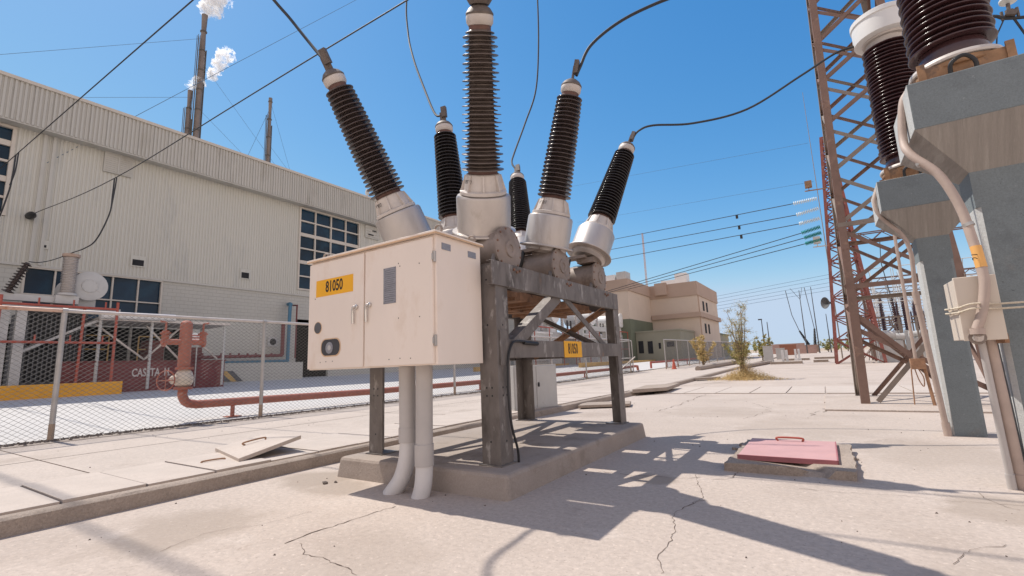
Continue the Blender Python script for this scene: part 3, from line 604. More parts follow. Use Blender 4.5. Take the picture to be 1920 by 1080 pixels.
def lines():
    g = 'overhead lines crossing to the turbine hall'
    # two taut black lines parallel to X
    wire('overhead_line', [(37, 4.0, 6.7), (0, 4.0, 8.83), (-10.6, 4.0, 9.38), (-25.4, 4.0, 10.05), (-30, 4.0, 10.25)], .016, 'black overhead line highest on the left of the sky', group=g)
    wire('overhead_line', [(30, 5.4, 6.9), (-5.55, 5.4, 7.76), (-19.29, 5.4, 7.97), (-28.6, 5.4, 8.78), (-29.95, 5.4, 8.86)], .014, 'black overhead line ending in a dark clamp on the hall wall', group=g)
    one(MB().lathe([(.06, 0), (.16, .08), (.17, .45), (.09, .75), (.03, .85)], (-29.95, 5.4, 8.86), (1, 0, -.06), 12), 'dead_end_clamp', 'black', 'dark bell shaped end clamp of the overhead line on the wall', 'clamp')
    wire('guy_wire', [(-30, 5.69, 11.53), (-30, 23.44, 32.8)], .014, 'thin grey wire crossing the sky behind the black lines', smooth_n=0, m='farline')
    wire('jumper', [(-19.4, 5.41, 7.97), (-19.42, 5.41, 7.4), (-19.5, 5.40, 6.75), (-20.5, 5.4, 6.05), (-22.4, 5.6, 6.1), (-24.9, 5.82, 6.36)], .022, 'black jumper hanging from the line to the grey arrester', n=6)
    wire('jumper', [(-19.2, 5.41, 7.96), (-19.25, 5.41, 7.6), (-19.46, 5.41, 6.85)], .02, 'short second strand beside the arrester jumper', n=6)
    wire('jumper', [(-25.4, 4.0, 10.05), (-25.4, 3.99, 9.2), (-25.5, 3.95, 8.45), (-26.1, 3.81, 7.3), (-26.9, 3.4, 6.3)], .028, 'black jumper hanging from the left line past the corner window', n=6)
    wire('jumper', [(-25.0, 4.0, 10.03), (-25.06, 3.99, 9.3), (-25.44, 3.96, 8.8)], .024, 'short strand beside the left jumper', n=6)
    wire('jumper', [(-25, 5.75, 6.3), (-25, 5.3, 6.0), (-25, 4.95, 5.85), (-25, 4.66, 5.83)], .018, 'slack wire from the grey arrester to the dark string insulator', n=6)
    # high bus out of view above the picture (its soft shadow lies on the foreground slab)
    wire('overhead_line', [(-40, 1.62, 17), (6, 1.62, 16.6)], .032, 'unseen thick overhead bus passing high over the foreground slab', smooth_n=0, group=g)
lines()
# ------------------------------------------------------------------ concrete pedestals
def pedestal(yf, label):
    X0, X1, D = 1.33, 1.70, .38
    yb = yf+D; c = .035
    t = thing('concrete_pedestal', label, 'pedestal', (1.515, yf+D/2, 0), 'T headed concrete pedestals')
    b = MB()
    oc = [(X0+c, yf), (X1-c, yf), (X1, yf+c), (X1, yb-c), (X1-c, yb), (X0+c, yb), (X0, yb-c), (X0, yf+c)]
    b.add([(x, y, -.02) for x, y in oc]+[(x, y, 2.46) for x, y in oc], [(i, (i+1) % 8, 8+(i+1) % 8, 8+i) for i in range(8)])
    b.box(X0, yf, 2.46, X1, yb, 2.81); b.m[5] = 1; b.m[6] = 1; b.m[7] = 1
    b.build('column', ['conc', 'concsunlit'], t, smooth=False)  # left face and its chamfers carry the painted sunlight
    b = MB(); b.frus((X0, yf, X1, yb), 2.80, (.96, yf-.30, 2.07, yb+.30), 3.22); b.build('flared_neck', 'board', t, smooth=False)
    b = MB(); b.box(.96, yf-.30, 3.22, 2.07, yb+.30, 3.68); b.m[5] = 1; b.m[1] = 1; b.build('cap_block', ['conc', 'concsunlit'], t, bevel=.008, smooth=False)  # sunlight painted into the colour of the left and top faces
    return t
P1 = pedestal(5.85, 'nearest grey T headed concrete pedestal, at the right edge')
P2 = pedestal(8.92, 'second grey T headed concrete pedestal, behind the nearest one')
def ct(xc, yc, label, near):
    z = 3.68
    t = thing('instrument_transformer', label, 'insulator', (xc, yc, z), 'porcelain instrument transformers')
    b = MB()
    b.box(xc-.36, yc-.36, z, xc+.36, yc+.36, z+.05); b.box(xc-.30, yc-.30, z+.05, xc+.30, yc+.30, z+.20)
    for sx in (-1, 1):
        for sy in (-1, 1): b.bar((xc+sx*.31, yc+sy*.31, z+.05), (xc+sx*.31, yc+sy*.31, z+.24), .06, .02)
    b.lathe([(.33, .16), (.34, .17), (.34, .21), (.30, .215)], (xc, yc, z), (0, 0, 1), 36)
    b.build('base_flange', 'flange', t)
    MB().lathe([(.30, .215), (.355, .22), (.36, .24), (.35, .27), (.29, .275)], (xc, yc, z), (0, 0, 1), 40).build('clamp_ring', 'alu2', t)
    b = MB(); b.lathe([(.27, .26), (.285, .30), (.26, .42), (.255, .44)], (xc, yc, z), (0, 0, 1), 40)
    sheds(b, (xc, yc, z), (0, 0, 1), .44, 2.30, 31, .235, .215, .335, .33, .965, 48); b.build('porcelain', 'porcdark', t, ang=50)
    MB().lathe([(.22, 2.29), (.25, 2.30), (.26, 2.38), (.30, 2.39), (.31, 2.43)], (xc, yc, z), (0, 0, 1), 36).build('lower_head', 'alu2', t)
    MB().lathe([(.30, 2.42), (.405, 2.44), (.41, 2.52), (.41, 2.72), (.425, 2.73), (.425, 2.80), (.38, 2.83), (.001, 2.86)], (xc, yc, z), (0, 0, 1), 48).build('metal_head', 'white', t)
    MB().bar((xc-.40, yc, z+2.47), (xc-.52, yc, z+2.47), .05, .03).build('terminal', 'tank', t)
    b = MB(); b.tube(crv([(xc-.12, yc-.36, z+.0), (xc-.12, yc-.42, z+.12), (xc-.03, yc-.43, z+.17), (xc+.04, yc-.42, z+.10), (xc+.05, yc-.40, z)], 6), .018, 8); b.build('cable_loop', 'black', t)
    return t
ct(1.43, 6.05, 'large plum brown porcelain transformer on the nearest pedestal, cut by the top edge', True)
ct(1.43, 9.10, 'plum brown porcelain transformer with a white metal head on the second pedestal', False)
def pedestal_fittings():
    g = 'conduits of the concrete pedestals'
    b = MB(); b.tube(crv([(1.02, 5.86, 3.74), (.96, 5.85, 3.62), (.91, 5.82, 3.26), (.925, 5.71, 3.05), (1.075, 5.62, 2.78), (1.165, 5.57, 2.44), (1.193, 5.52, 2.107), (1.206, 5.48, 1.819), (1.192, 5.47, 1.661), (1.144, 5.47, 1.462), (1.10, 5.475, 1.345)], 8), .036, 14)
    b.lathe([(.05, 0), (.05, .05)], (1.10, 5.475, 1.30), (.05, .0, 1), 12); b.k = 1
    b.tube([(1.104, 5.475, 1.30), (1.105, 5.50, 1.27), (1.105, 5.55, 1.27)], .034, 10)
    cf = one(b, 'flexible_conduit', ['flex', 'alu2'], 'thick pinkish conduit bending down the nearest pedestal into the beige box', 'conduit', group=g)
    q = MB(); q.tube([(1.20, 5.505, 2.05), (1.207, 5.485, 1.86)], .039, 12); q.build('warning_tape', 'tape', cf)
    q = MB(); q.text('21', (1.178, 5.458, 1.955), (-.04, .02, 1), (-1, -.3, 0), .075, .002, .9); q.build('lettering', 'ink', cf)
    for p in ((.985, 5.68, 2.93), (1.19, 5.54, 2.25)): MB().lathe([(.043, -.015), (.043, .015)], p, (.3, -.2, -1), 12).build('strap', 'post', cf)
    b = MB(); b.tube(crv([(1.03, 8.88, 3.72), (.97, 8.87, 3.6), (.925, 8.85, 3.43), (.96, 8.83, 3.2), (1.168, 8.83, 2.877), (1.235, 8.84, 2.6), (1.225, 8.85, 2.24), (1.21, 8.86, 2.0)], 8), .028, 12)
    b.tube([(1.21, 8.86, 2.02), (1.215, 8.865, 1.84)], .042, 12); b.tube([(1.213, 8.86, 1.9), (1.29, 8.9, 0)], .036, 12); b.tube([(1.285, 8.9, .18), (1.29, 8.9, 0)], .046, 12)
    one(b, 'flexible_conduit', 'flex', 'thinner pinkish conduit running down the second pedestal to the ground', 'conduit', group=g)
    # pull box
    b = MB(); b.box(1.03, 5.56, 1.26, 1.28, 5.98, 1.79); bx = one(b, 'junction_box', 'boxpaint', 'beige steel junction box roped to the nearest pedestal', 'junction box', bevel=.004)
    MB().box(1.02, 5.53, 1.25, 1.29, 5.56, 1.80).build('cover', 'boxpaint', bx, bevel=.004)
    MB().box(1.283, 5.6, 1.22, 1.31, 5.9, 1.30).build('bracket', 'rustangle', bx)
    MB().lathe([(.06, 0), (.058, .002)], (1.105, 5.53, 1.275), (0, -1, 0), 20).build('stain_ring', 'tank', bx)
    for k, (a, c, rr, m, lab) in enumerate((((1.15, 5.66, 1.26), (1.19, 5.80, 0), .026, 'pvc', 'slim grey pipe under the junction box, left of the thicker one'),
                                    ((1.21, 5.70, 1.26), (1.26, 5.84, 0), .042, 'flex', 'thick brownish pipe from the junction box down to the ground'),
                                    ((1.285, 5.9, 1.3), (1.315, 5.93, 0), .02, 'darkgrey', 'dark thin pipe in the shade beside the nearest pedestal'))):
        b = MB(); b.tube([a, c], rr, 14)
        if k < 2: b.tube([Vector(c).lerp(Vector(a), .10), Vector(c).lerp(Vector(a), .0)], rr*1.18, 14)
        one(b, 'drop_pipe', m, lab, 'pipe', group='pipes below the junction box')
    for k, z in enumerate((1.545, 1.505)):
        pts = [(2.4, 5.78, z+.02), (1.72, 5.62, z+.008), (1.35, 5.50, z-.0), (1.25, 5.505, z+.003), (1.10, 5.43, z+.012), (1.025, 5.51, z-.008), (.985+.03, 5.57, z-.008), (1.012, 5.8, z), (1.02, 5.99, z+.01), (1.2, 6.02, z)]
        wire('rope', pts, .0085, 'upper strand of cream rope round the junction box' if k == 0 else 'lower strand of cream rope round the junction box', m='rope', n=8, smooth_n=6, cat='rope', group='rope strands on the junction box')
pedestal_fittings()
# ------------------------------------------------------------------ red hatch
def top_right():
    a, c = Vector((3.74, 12, 7.62)), Vector((4.0, 12.3, 9.6)); d = c-a; L = d.length; b = MB(); n = 13
    for k in range(n): b.lathe([(.03, -.05), (.13, -.03), (.135, .0), (.12, .03), (.035, .06)], a+d*((k+.5)/n), d, 20)
    one(b, 'disc_insulator', 'glasspale', 'large pale disc insulator string at the top right corner', 'insulator')
    wire('overhead_line', [(3.0, 12, 7.62), (3.5, 12, 7.46), (3.9, 12, 7.25), (6, 12, 6.7)], .03, 'thick black cable behind the nearest transformer at the right edge')
    b = MB(); b.bar((3.66, 11.98, 7.42), (3.80, 11.98, 7.36), .16, .10); b.tube([(3.73, 12, 7.62), (3.72, 12, 7.4)], .03, 8)
    for k in range(4): b.lathe([(.025, -.09), (.025, .09)], (3.62+k*.07, 12, 7.40), (0, 0, 1), 6)
    one(b, 'cable_clamp', 'clamp', 'dark bolted clamp under the corner disc insulator string', 'clamp')
    wire('drop_wire', [(3.66, 12, 7.38), (3.50, 12, 7.06), (3.42, 12, 6.6)], .012, 'left of the two thin drop wires under the corner clamp', smooth_n=0, group='drop wires under the corner clamp')
    wire('drop_wire', [(3.74, 12, 7.38), (3.90, 12, 6.75), (4.2, 12, 5.6)], .02, 'right of the two thin drop wires under the corner clamp', smooth_n=0, group='drop wires under the corner clamp')
top_right()
def hatch():
    b = MB(); 
    pts = [(-1.02, 5.62), (.13, 5.62), (.13, 7.22), (-1.0, 7.22)]
    v = []; n = 0
    prof = []
    for (a, c) in zip(pts, pts[1:]+pts[:1]):
        k = 14
        for i in range(k):
            x = a[0]+(c[0]-a[0])*i/k; y = a[1]+(c[1]-a[1])*i/k
            prof.append((x+random.uniform(-.014, .014), y+random.uniform(-.014, .014)))
    n = len(prof)
    ch = [(-.30 < x < -.05 and y < 5.7) for x, y in prof]
    vs = [(x-.01, y, -.02) for x, y in prof] + [(x, y+(.09 if ch[i] else 0), .085-(.045 if ch[i] else 0)+random.uniform(-.004, .004)) for i, (x, y) in enumerate(prof)]
    b.add(vs, [(i, (i+1) % n, n+(i+1) % n, n+i) for i in range(n)]+[tuple(range(n, 2*n))])
    one(b, 'hatch_frame', 'kerb', 'chipped concrete rim around the pink steel hatch', 'kerb', smooth=False)
    b = MB(); b.box(-.93, 5.9, .09, -.02, 7.12, .125); b.k = 1; b.box(-.94, 5.885, .075, -.01, 5.9, .128); b.box(-.02, 5.885, .075, -.008, 7.12, .128)
    h = one(b, 'steel_hatch', ['pink', 'pinkside'], 'faded pink steel hatch lid with a bar handle on its concrete rim', 'hatch', bevel=.003, smooth=False)
    MB().tube(crv([(-.62, 7.0, .125), (-.62, 6.99, .165), (-.36, 6.99, .165), (-.355, 7.0, .125)], 5), .012, 8).build('handle', 'redpipe', h)
    for k, (x, y, s) in enumerate(((-1.06, 7.2, .05), (-1.12, 6.9, .04), (-.98, 7.32, .045), (.16, 6.7, .03), (-4.72, 3.38, .035), (-4.66, 3.47, .022))):
        q = MB(); q.v = []; 
        bm = bmesh.new(); bmesh.ops.create_icosphere(bm, subdivisions=1, radius=s)
        q.add([(x+v.co.x*random.uniform(.8, 1.3), y+v.co.y*random.uniform(.7, 1.1), s*.3+v.co.z*.7+random.uniform(-.2, .2)*s) for v in bm.verts], [tuple(i.index for i in f.verts) for f in bm.faces]); bm.free()
        labs = ['broken concrete lump at the back left corner of the hatch', 'broken concrete lump left of the hatch', 'small concrete lump behind the hatch corner', 'small lump right of the hatch rim', 'dark stone on the slab before the plinth', 'smaller dark stone beside it before the plinth']
        one(q, 'rubble', 'kerb' if k < 4 else 'gravel', labs[k], 'rubble', smooth=False, group='pieces of rubble')
hatch()
# ------------------------------------------------------------------ chain link fence
def fence(ys, x, label, gl):
    zb = gz(x, ys[0]); H = 2.44
    t = thing('chain_link_fence', label, 'fence', (x, ys[0], zb))
    for i, y in enumerate(ys):
        z = gz(x, y); b = MB(); b.tube([(x, y, z-.1), (x, y, z+H+.03)], .045, 10); b.k = 1; b.tube([(x, y, z-.1), (x, y, z+.3)], .048, 10); b.k = 0
        b.lathe([(.055, -.04), (.055, .04)], (x, y, z+H), (0, 1, 0), 10); b.build('post', ['post', 'postfoot'], t)
    rail = MB()
    for a, c in zip(ys, ys[1:]):
        rail.k = 0 if c < 5.2 else 1
        rail.tube([(x, a, gz(x, a)+H), (x, c, gz(x, c)+H)], .036, 8)
    rail.build('top_rail', ['rail', 'railpale'], t)
    for a, c in zip(ys, ys[1:]):
        b = MB(); za = gz(x, a); px = .125; pz = .085; hh = H-.04; L = c-a; sl = pz/px; r = .0031 if a < 12 else .0045
        def clip(y0, z0, y1, z1):   # to 0<y<L
            if y1 <= 0 or y0 >= L: return None
            if y0 < 0: z0 += (z1-z0)*(0-y0)/(y1-y0); y0 = 0
            if y1 > L: z1 = z0+(z1-z0)*(L-y0)/(y1-y0); y1 = L
            return y0, z0, y1, z1
        span = hh/sl; k = -int(span/px)-1
        while k*px < L:
            for sg in (1, -1):
                q = clip(k*px, 0 if sg > 0 else hh, k*px+span, hh if sg > 0 else 0)
                if q:
                    y0, z0, y1, z1 = q; xo = .003*sg
                    wob = lambda yy, zz: xo+.02*noise.noise(Vector(((a+yy)*.8, zz*1.1, 2)))
                    m_ = ((y0+y1)/2, (z0+z1)/2)
                    pp = [Vector((x+wob(u, v), a+u, za+.03+v+ (gz(x, a+u)-za))) for u, v in ((y0, z0), m_, (y1, z1))]
                    b.tube(pp, r, 3, False)
            k += 1
        b.build('mesh_panel', 'mesh', t, smooth=False)
    return t
fence([-5.06, -1.09, 2.88, 6.85, 10.75, 14.55, 18.5, 22.6, 27.0, 31.2, 35.0], -12.3, 'long chain link fence with rusty top rail between yard and road', '')
fence([40.2, 44.2, 48.5, 53, 58, 63, 68, 74, 80], -11.1, 'far stretch of chain link fence beyond the open gate', '')
def gate():
    t = thing('gate_leaf', 'open chain link gate leaf with a leaning pale brace rod', 'gate', (-12.3, 35, gz(-12.3, 35)))
    a = Vector((-13.6, 35.5, .31)); c = Vector((-12.1, 35.0, .31)); b = MB(); z = Vector((0, 0, 2.35))
    for p, q in ((a, a+z), (c, c+z), (a+z, c+z), (a+z*.45, c+z*.45), (a+z*.03, c+z*.03)): b.tube([p, q], .04, 8)
    b.build('frame', 'post', t); b = MB(); n = 13; d = (c-a)
    for i in range(-20, n):
        for sg in (1, -1):
            p0, p1 = i/n, (i+20)/n; q0, q1 = max(p0, 0), min(p1, 1)
            if q1 <= q0: continue
            f0, f1 = (q0-p0)/(p1-p0), (q1-p0)/(p1-p0)
            if sg < 0: f0, f1 = 1-f0, 1-f1
            b.tube([a+d*q0+z*f0, a+d*q1+z*f1], .008, 3, False)
    b.build('mesh_panel', 'mesh', t, smooth=False)
    b = MB(); b.tube([c+Vector((.2, 0, 1.15)), c+Vector((-.9, -.9, .05))], .035, 8); b.lathe([(.11, -.05), (.11, .05)], c+Vector((-.9, -.9, .1)), (1, 0, 0), 12); b.build('brace_rod', ['railpale'], t)
gate()
# ------------------------------------------------------------------ red pipe with monitor behind the fence
def hydrant():
    X = -12.9; t = thing('fire_monitor', 'rust red hydrant riser with two side outlets and a handwheel valve behind the fence', 'hydrant', (X, 5.27, .2))
    b = MB(); yc = 5.28
    b.lathe([(.125, 1.45), (.13, 1.5), (.13, 2.45), (.12, 2.53), (.07, 2.58), (.001, 2.59)], (X, yc-.02, 0), (0, 0, 1), 20)
    b.tube([(X, yc-.52, 2.06), (X, yc+.42, 2.06)], .07, 14); b.build('riser', 'hydrant', t)
    for s in (-.45, .36):
        b = MB(); b.tube([(X, yc+s, 2.0), (X, yc+s, 2.32)], .075, 12); b.lathe([(.11, 0), (.11, .04)], (X, yc+s, 2.24), (0, 0, 1), 12); b.lathe([(.10, 0), (.10, .04)], (X, yc+s*1.0, 2.04), (0, 1 if s > 0 else -1, 0), 12)
        b.tube([(X, yc+s, 2.3), (X, yc+s, 2.52), (X, yc+s+.12*(1 if s > 0 else -1), 2.54)], .025, 8); b.build('outlet_valve', 'hydrant', t)
    b = MB(); b.lathe([(.19, 1.40), (.19, 1.46)], (X, yc, 0), (0, 0, 1), 20); b.lathe([(.19, .93), (.19, .99)], (X, yc, 0), (0, 0, 1), 20); b.build('flange', 'hydrant', t)
    b = MB(); b.lathe([(.10, .99), (.17, 1.04), (.20, 1.12), (.20, 1.22), (.17, 1.32), (.12, 1.40)], (X, yc, 0), (0, 0, 1), 20); b.lathe([(.12, 0), (.10, .25), (.05, .3)], (X, yc, 1.17), (0, -1, 0), 14); v = b.build('valve_body', 'boxpaint', t)
    b = MB(); c = Vector((X+.02, yc-.38, 1.16)); pts = [c+Vector((.19*math.cos(a)*.75, .19*math.cos(a)*.75*0.9, .19*math.sin(a)*1.2)) for a in [2*math.pi*i/24 for i in range(25)]]
    b.tube(pts, .014, 6); 
    for i in range(0, 24, 6): b.tube([c, pts[i]], .01, 6)
    b.tube([c, c+Vector((0, .15, 0))], .02, 8); b.build('handwheel', 'hydrant', v)
    g = MB(); run = [(X, yc, .95), (X, yc, .78), (X, yc+.10, .62), (X, yc+.32, .56)]
    g.tube(crv(run, 6)+[Vector((X, 11, .50)), Vector((X, 22, .52)), Vector((X, 34.5, .64)), Vector((X, 37.8, .72)), Vector((X, 38.3, .70)), Vector((X, 38.4, .35))], .10, 16); g.build('run_pipe', 'hydrant', t)
    for y in (6.45, 12.6, 17, 22, 28, 33):
        g = MB(); z = gz(X, y); g.tube([(X, y, z-.02), (X, y, .5+.012*max(0, y-22))], .05, 10); g.box(X-.16, y-.16, z, X+.16, y+.16, z+.02); g.build('support_foot', 'hydrant', t)
hydrant()
t = MB(); t.tube([(-12.6, 41, .45), (-12.6, 41, .95), (-12.6, 44, .95), (-12.6, 58, 1.1)], .09, 10)
for y in (46, 50, 54): t.tube([(-12.6, y, .4), (-12.6, y, 1.0)], .05, 8)
one(t, 'fire_pipe', 'redpipe', 'low faded red pipe behind the far fence', 'pipe')
b = MB(); b.lathe([(.22, 0), (.22, .04), (.17, .05), (.05, .78), (.03, .8)], (-10.3, 39.6, .36), (0, 0, 1), 16); one(b, 'traffic_cone', 'cone', 'faded red cone standing by the far fence post', 'cone')
# ------------------------------------------------------------------ turbine hall
def corr(b, x, y0, y1, z0, z1, pitch=.16, depth=.03, duty=.5):
    y = y0; prof = []
    while y < y1-1e-6:
        for f, d in ((0, 0), (.32, 0), (.42, depth), (.90, depth)):
            yy = y+f*pitch
            if yy < y1: prof.append((yy, d))
        y += pitch
    prof.append((y1, 0))
    vs = [(x+d, yy, z0) for yy, d in prof]+[(x+d, yy, z1) for yy, d in prof]; n = len(prof)
    b.add(vs, [(i, i+1, n+i+1, n+i) for i in range(n-1)])
def window(t, x, y0, y1, z0, z1, ny, nz, heavy=(), m='frame', wd=.09):
    f = MB(); f.box(x-.22, y0, z0, x+.05, y0+wd, z1); f.box(x-.22, y1-wd, z0, x+.05, y1, z1); f.box(x-.22, y0+wd, z1-wd, x+.05, y1-wd, z1); f.box(x-.22, y0+wd, z0, x+.05, y1-wd, z0+wd)
    for i in range(1, ny): y = y0+(y1-y0)*i/ny; f.box(x-.2, y-wd*.4, z0+wd, x+.0, y+wd*.4, z1-wd)
    for i in range(1, nz):
        z = z0+(z1-z0)*i/nz; h = wd*(1.0 if i in heavy else .4); f.box(x-.19, y0+wd, z-h, x+.01, y1-wd, z+h)
    w_ = f.build('window', m, t, smooth=False)
    g = MB()
    for i in range(ny):
        for j in range(nz):
            a = y0+(y1-y0)*i/ny+.01; c = y0+(y1-y0)*(i+1)/ny-.01; zz = z0+(z1-z0)*j/nz+.01; zt = z0+(z1-z0)*(j+1)/nz-.01
            g.k = 1 if (i*7+j*5+ny) % 17 == 3 else 0
            tx = random.uniform(-.012, .012); ty = random.uniform(-.012, .012)
            g.add([(x-.12-tx, a, zz), (x-.12+tx, c, zz), (x-.12+tx+ty, c, zt), (x-.12-tx+ty, a, zt)], [(0, 1, 2, 3)])
    g.build('pane', ['winglass', 'panel'], w_, smooth=False)
def hall():
    X = -30.; t = thing('turbine_hall', 'huge cream corrugated turbine hall with a ribbed roof fascia', 'building', (-45, 20, .9))
    YE = 57; zr = 15.15; zf = 13.05; zm = 6.63; zg = .9
    b = MB(); corr(b, X, -40, -2, zm, zf); corr(b, X, 4.66, 18.87, zm, zf); corr(b, X, 24.15, YE, zm, zf); corr(b, X, -2, 4.66, zm, 8.7); corr(b, X, 18.87, 24.15, zm, 6.93)
    b.box(-60, -40, zg, -59.8, YE, zr-.2)
    b.box(-60, YE, zg, X-.03, YE+.2, zr-.1); b.box(-60, -40.2, zg, X-.03, -40, zr-.1)
    b.build('wall', 'siding', t, smooth=False)
    b = MB(); corr(b, X+.55, -40.3, YE+.5, zf+.02, zr-.12, .17, .05)
    for i in range(140): b.box(X+.57, -40+i*.68, zf+.02, X+.615, -39.965+i*.68, zr-.12)
    b.box(X-.02, -40.3, zf-.05, X+.57, YE+.5, zf+.018)
    b.build('fascia', 'fascia', t, smooth=False)
    b = MB(); b.box(-60.4, -40.4, zr-.14, X+.66, YE+.6, zr+.02); b.build('roof', 'frame', t, smooth=False)
    # masonry base wall with the equipment bay left open
    b = MB(); W = .25
    b.box(X-W, -40, zg-.5, X-.02, 4.9, zm-.05); b.box(X-W, 4.9, 4.0, X-.02, 5.46, zm-.05); b.box(X-W, 10.92, 3.9, X-.02, 12.4, zm-.05); b.box(X-W, 4.9, 3.9, X-.02, 10.92, 4.0)
    b.box(X-W, 12.4, zg-.5, X-.02, 18.95, zm-.05); b.box(X-W, 18.95, 4.9, X-.02, 21.5, zm-.05); b.box(X-W, 21.5, zg-.5, X-.02, YE, zm-.05)
    b.build('base_wall', 'block', t, smooth=False)
    b = MB()
    for y in (16.1, 18.5, 24, 30, 36, 42, 48): b.box(X-.02, y, zg, X-.012, y+.05, zm-.06)
    b.box(X-.02, -40, zm-.1, X+.05, YE, zm-.0); b.build('wall_joint', 'fascia', t, smooth=False)
    b = MB(); b.box(X-4, 4.8, zg, X-3.9, 21.6, 6.6); b.box(X-4, 4.7, 0, X-.26, 4.8, 6.6); b.box(X-4, 12.5, 0, X-.26, 12.6, 6.6); b.box(X-4, 18.8, 0, X-.26, 18.9, 6.6); b.box(X-4, 21.5, 0, X-.26, 21.6, 6.6); b.box(X-4, 4.7, 4.6, X-.26, 21.6, 4.7) ; b.build('bay_interior', 'void', t, smooth=False)
    window(t, X, -2, 4.66, 8.72, zf-.07, 5, 5, (2, 4), wd=.13); window(t, X, 18.87, 24.13, 6.95, zf-.07, 4, 6, (2, 4), wd=.12)
    b = MB(); b.box(X-.02, 18.95, 6.75, X+.02, 21.5, 6.95)
    window(t, X-.02, 5.46, 10.92, 4.0, 6.55, 5, 2, (), wd=.08)
    # pilaster pair of joint strips
    for y in (5.62, 5.95):
        b = MB(); b.box(X+.02, y-.06, zm, X+.11, y+.06, zf-.06); b.build('pilaster', 'fascia', t, smooth=False)
    b = MB(); b.box(X+.04, 7.85, 11.92, X+.12, 9.03, 13.0)
    for i in range(9): b.box(X+.12, 7.9+(.0), 12.0+i*.11, X+.15, 8.40, 12.03+i*.11); b.box(X+.12, 8.5, 12.0+i*.11, X+.15, 8.98, 12.03+i*.11)
    b.box(X+.12, 8.42, 11.95, X+.15, 8.48, 12.98); b.build('louvre', 'fascia', t, smooth=False)
    b = MB(); b.box(X+.04, 24.6, 11.9, X+.12, 26.0, 12.95)
    for i in range(4): b.box(X+.12, 24.7, 12.02+i*.22, X+.16, 25.9, 12.06+i*.22)
    b.k = 1; b.box(X+.12, 25.3, 12.5, X+.165, 25.7, 12.6); b.box(X+.12, 24.9, 12.15, X+.165, 25.4, 12.23); b.build('louvre', ['fascia', 'void'], t, smooth=False)
    for (y0, y1, z0, z1) in ((9.44, 9.94, 7.2, 7.52), (15.06, 15.52, 7.27, 7.63), (6.0, 6.1, 7.5, 7.62)):
        b = MB(); b.box(X+.04, y0, z0, X+.075, y1, z1); b.k = 1; b.box(X+.04, y0-.08, z0-.06, X+.065, y1+.08, z1+.22); b.build('wall_opening', ['void', 'siding'], t, smooth=False)
    b = MB(); b.box(X-.01, 16.4, 2.7, X+.03, 17.9, 4.0); b.k = 1; b.box(X+.03, 16.9, 3.0, X+.2, 17.5, 3.6); b.k = 2; b.lathe([(.22, 0), (.22, .01)], (X+.2, 17.2, 3.3), (1, 0, 0), 16); b.build('window_cooler', ['fascia', 'grey', 'void'], t, smooth=False)
    for y, z, m, c in ((28.5, zr, 'boxpaint', .35), (25.0, zr, 'grey', .15)):
        b = MB(); b.lathe([(.05, 0), (.05, .5), (c, .55), (c*1.1, .8), (c*.6, 1.0)], (X-.2, y, z), (0, 0, 1), 12); b.build('roof_ventilator', m, t)
    return t
hall()
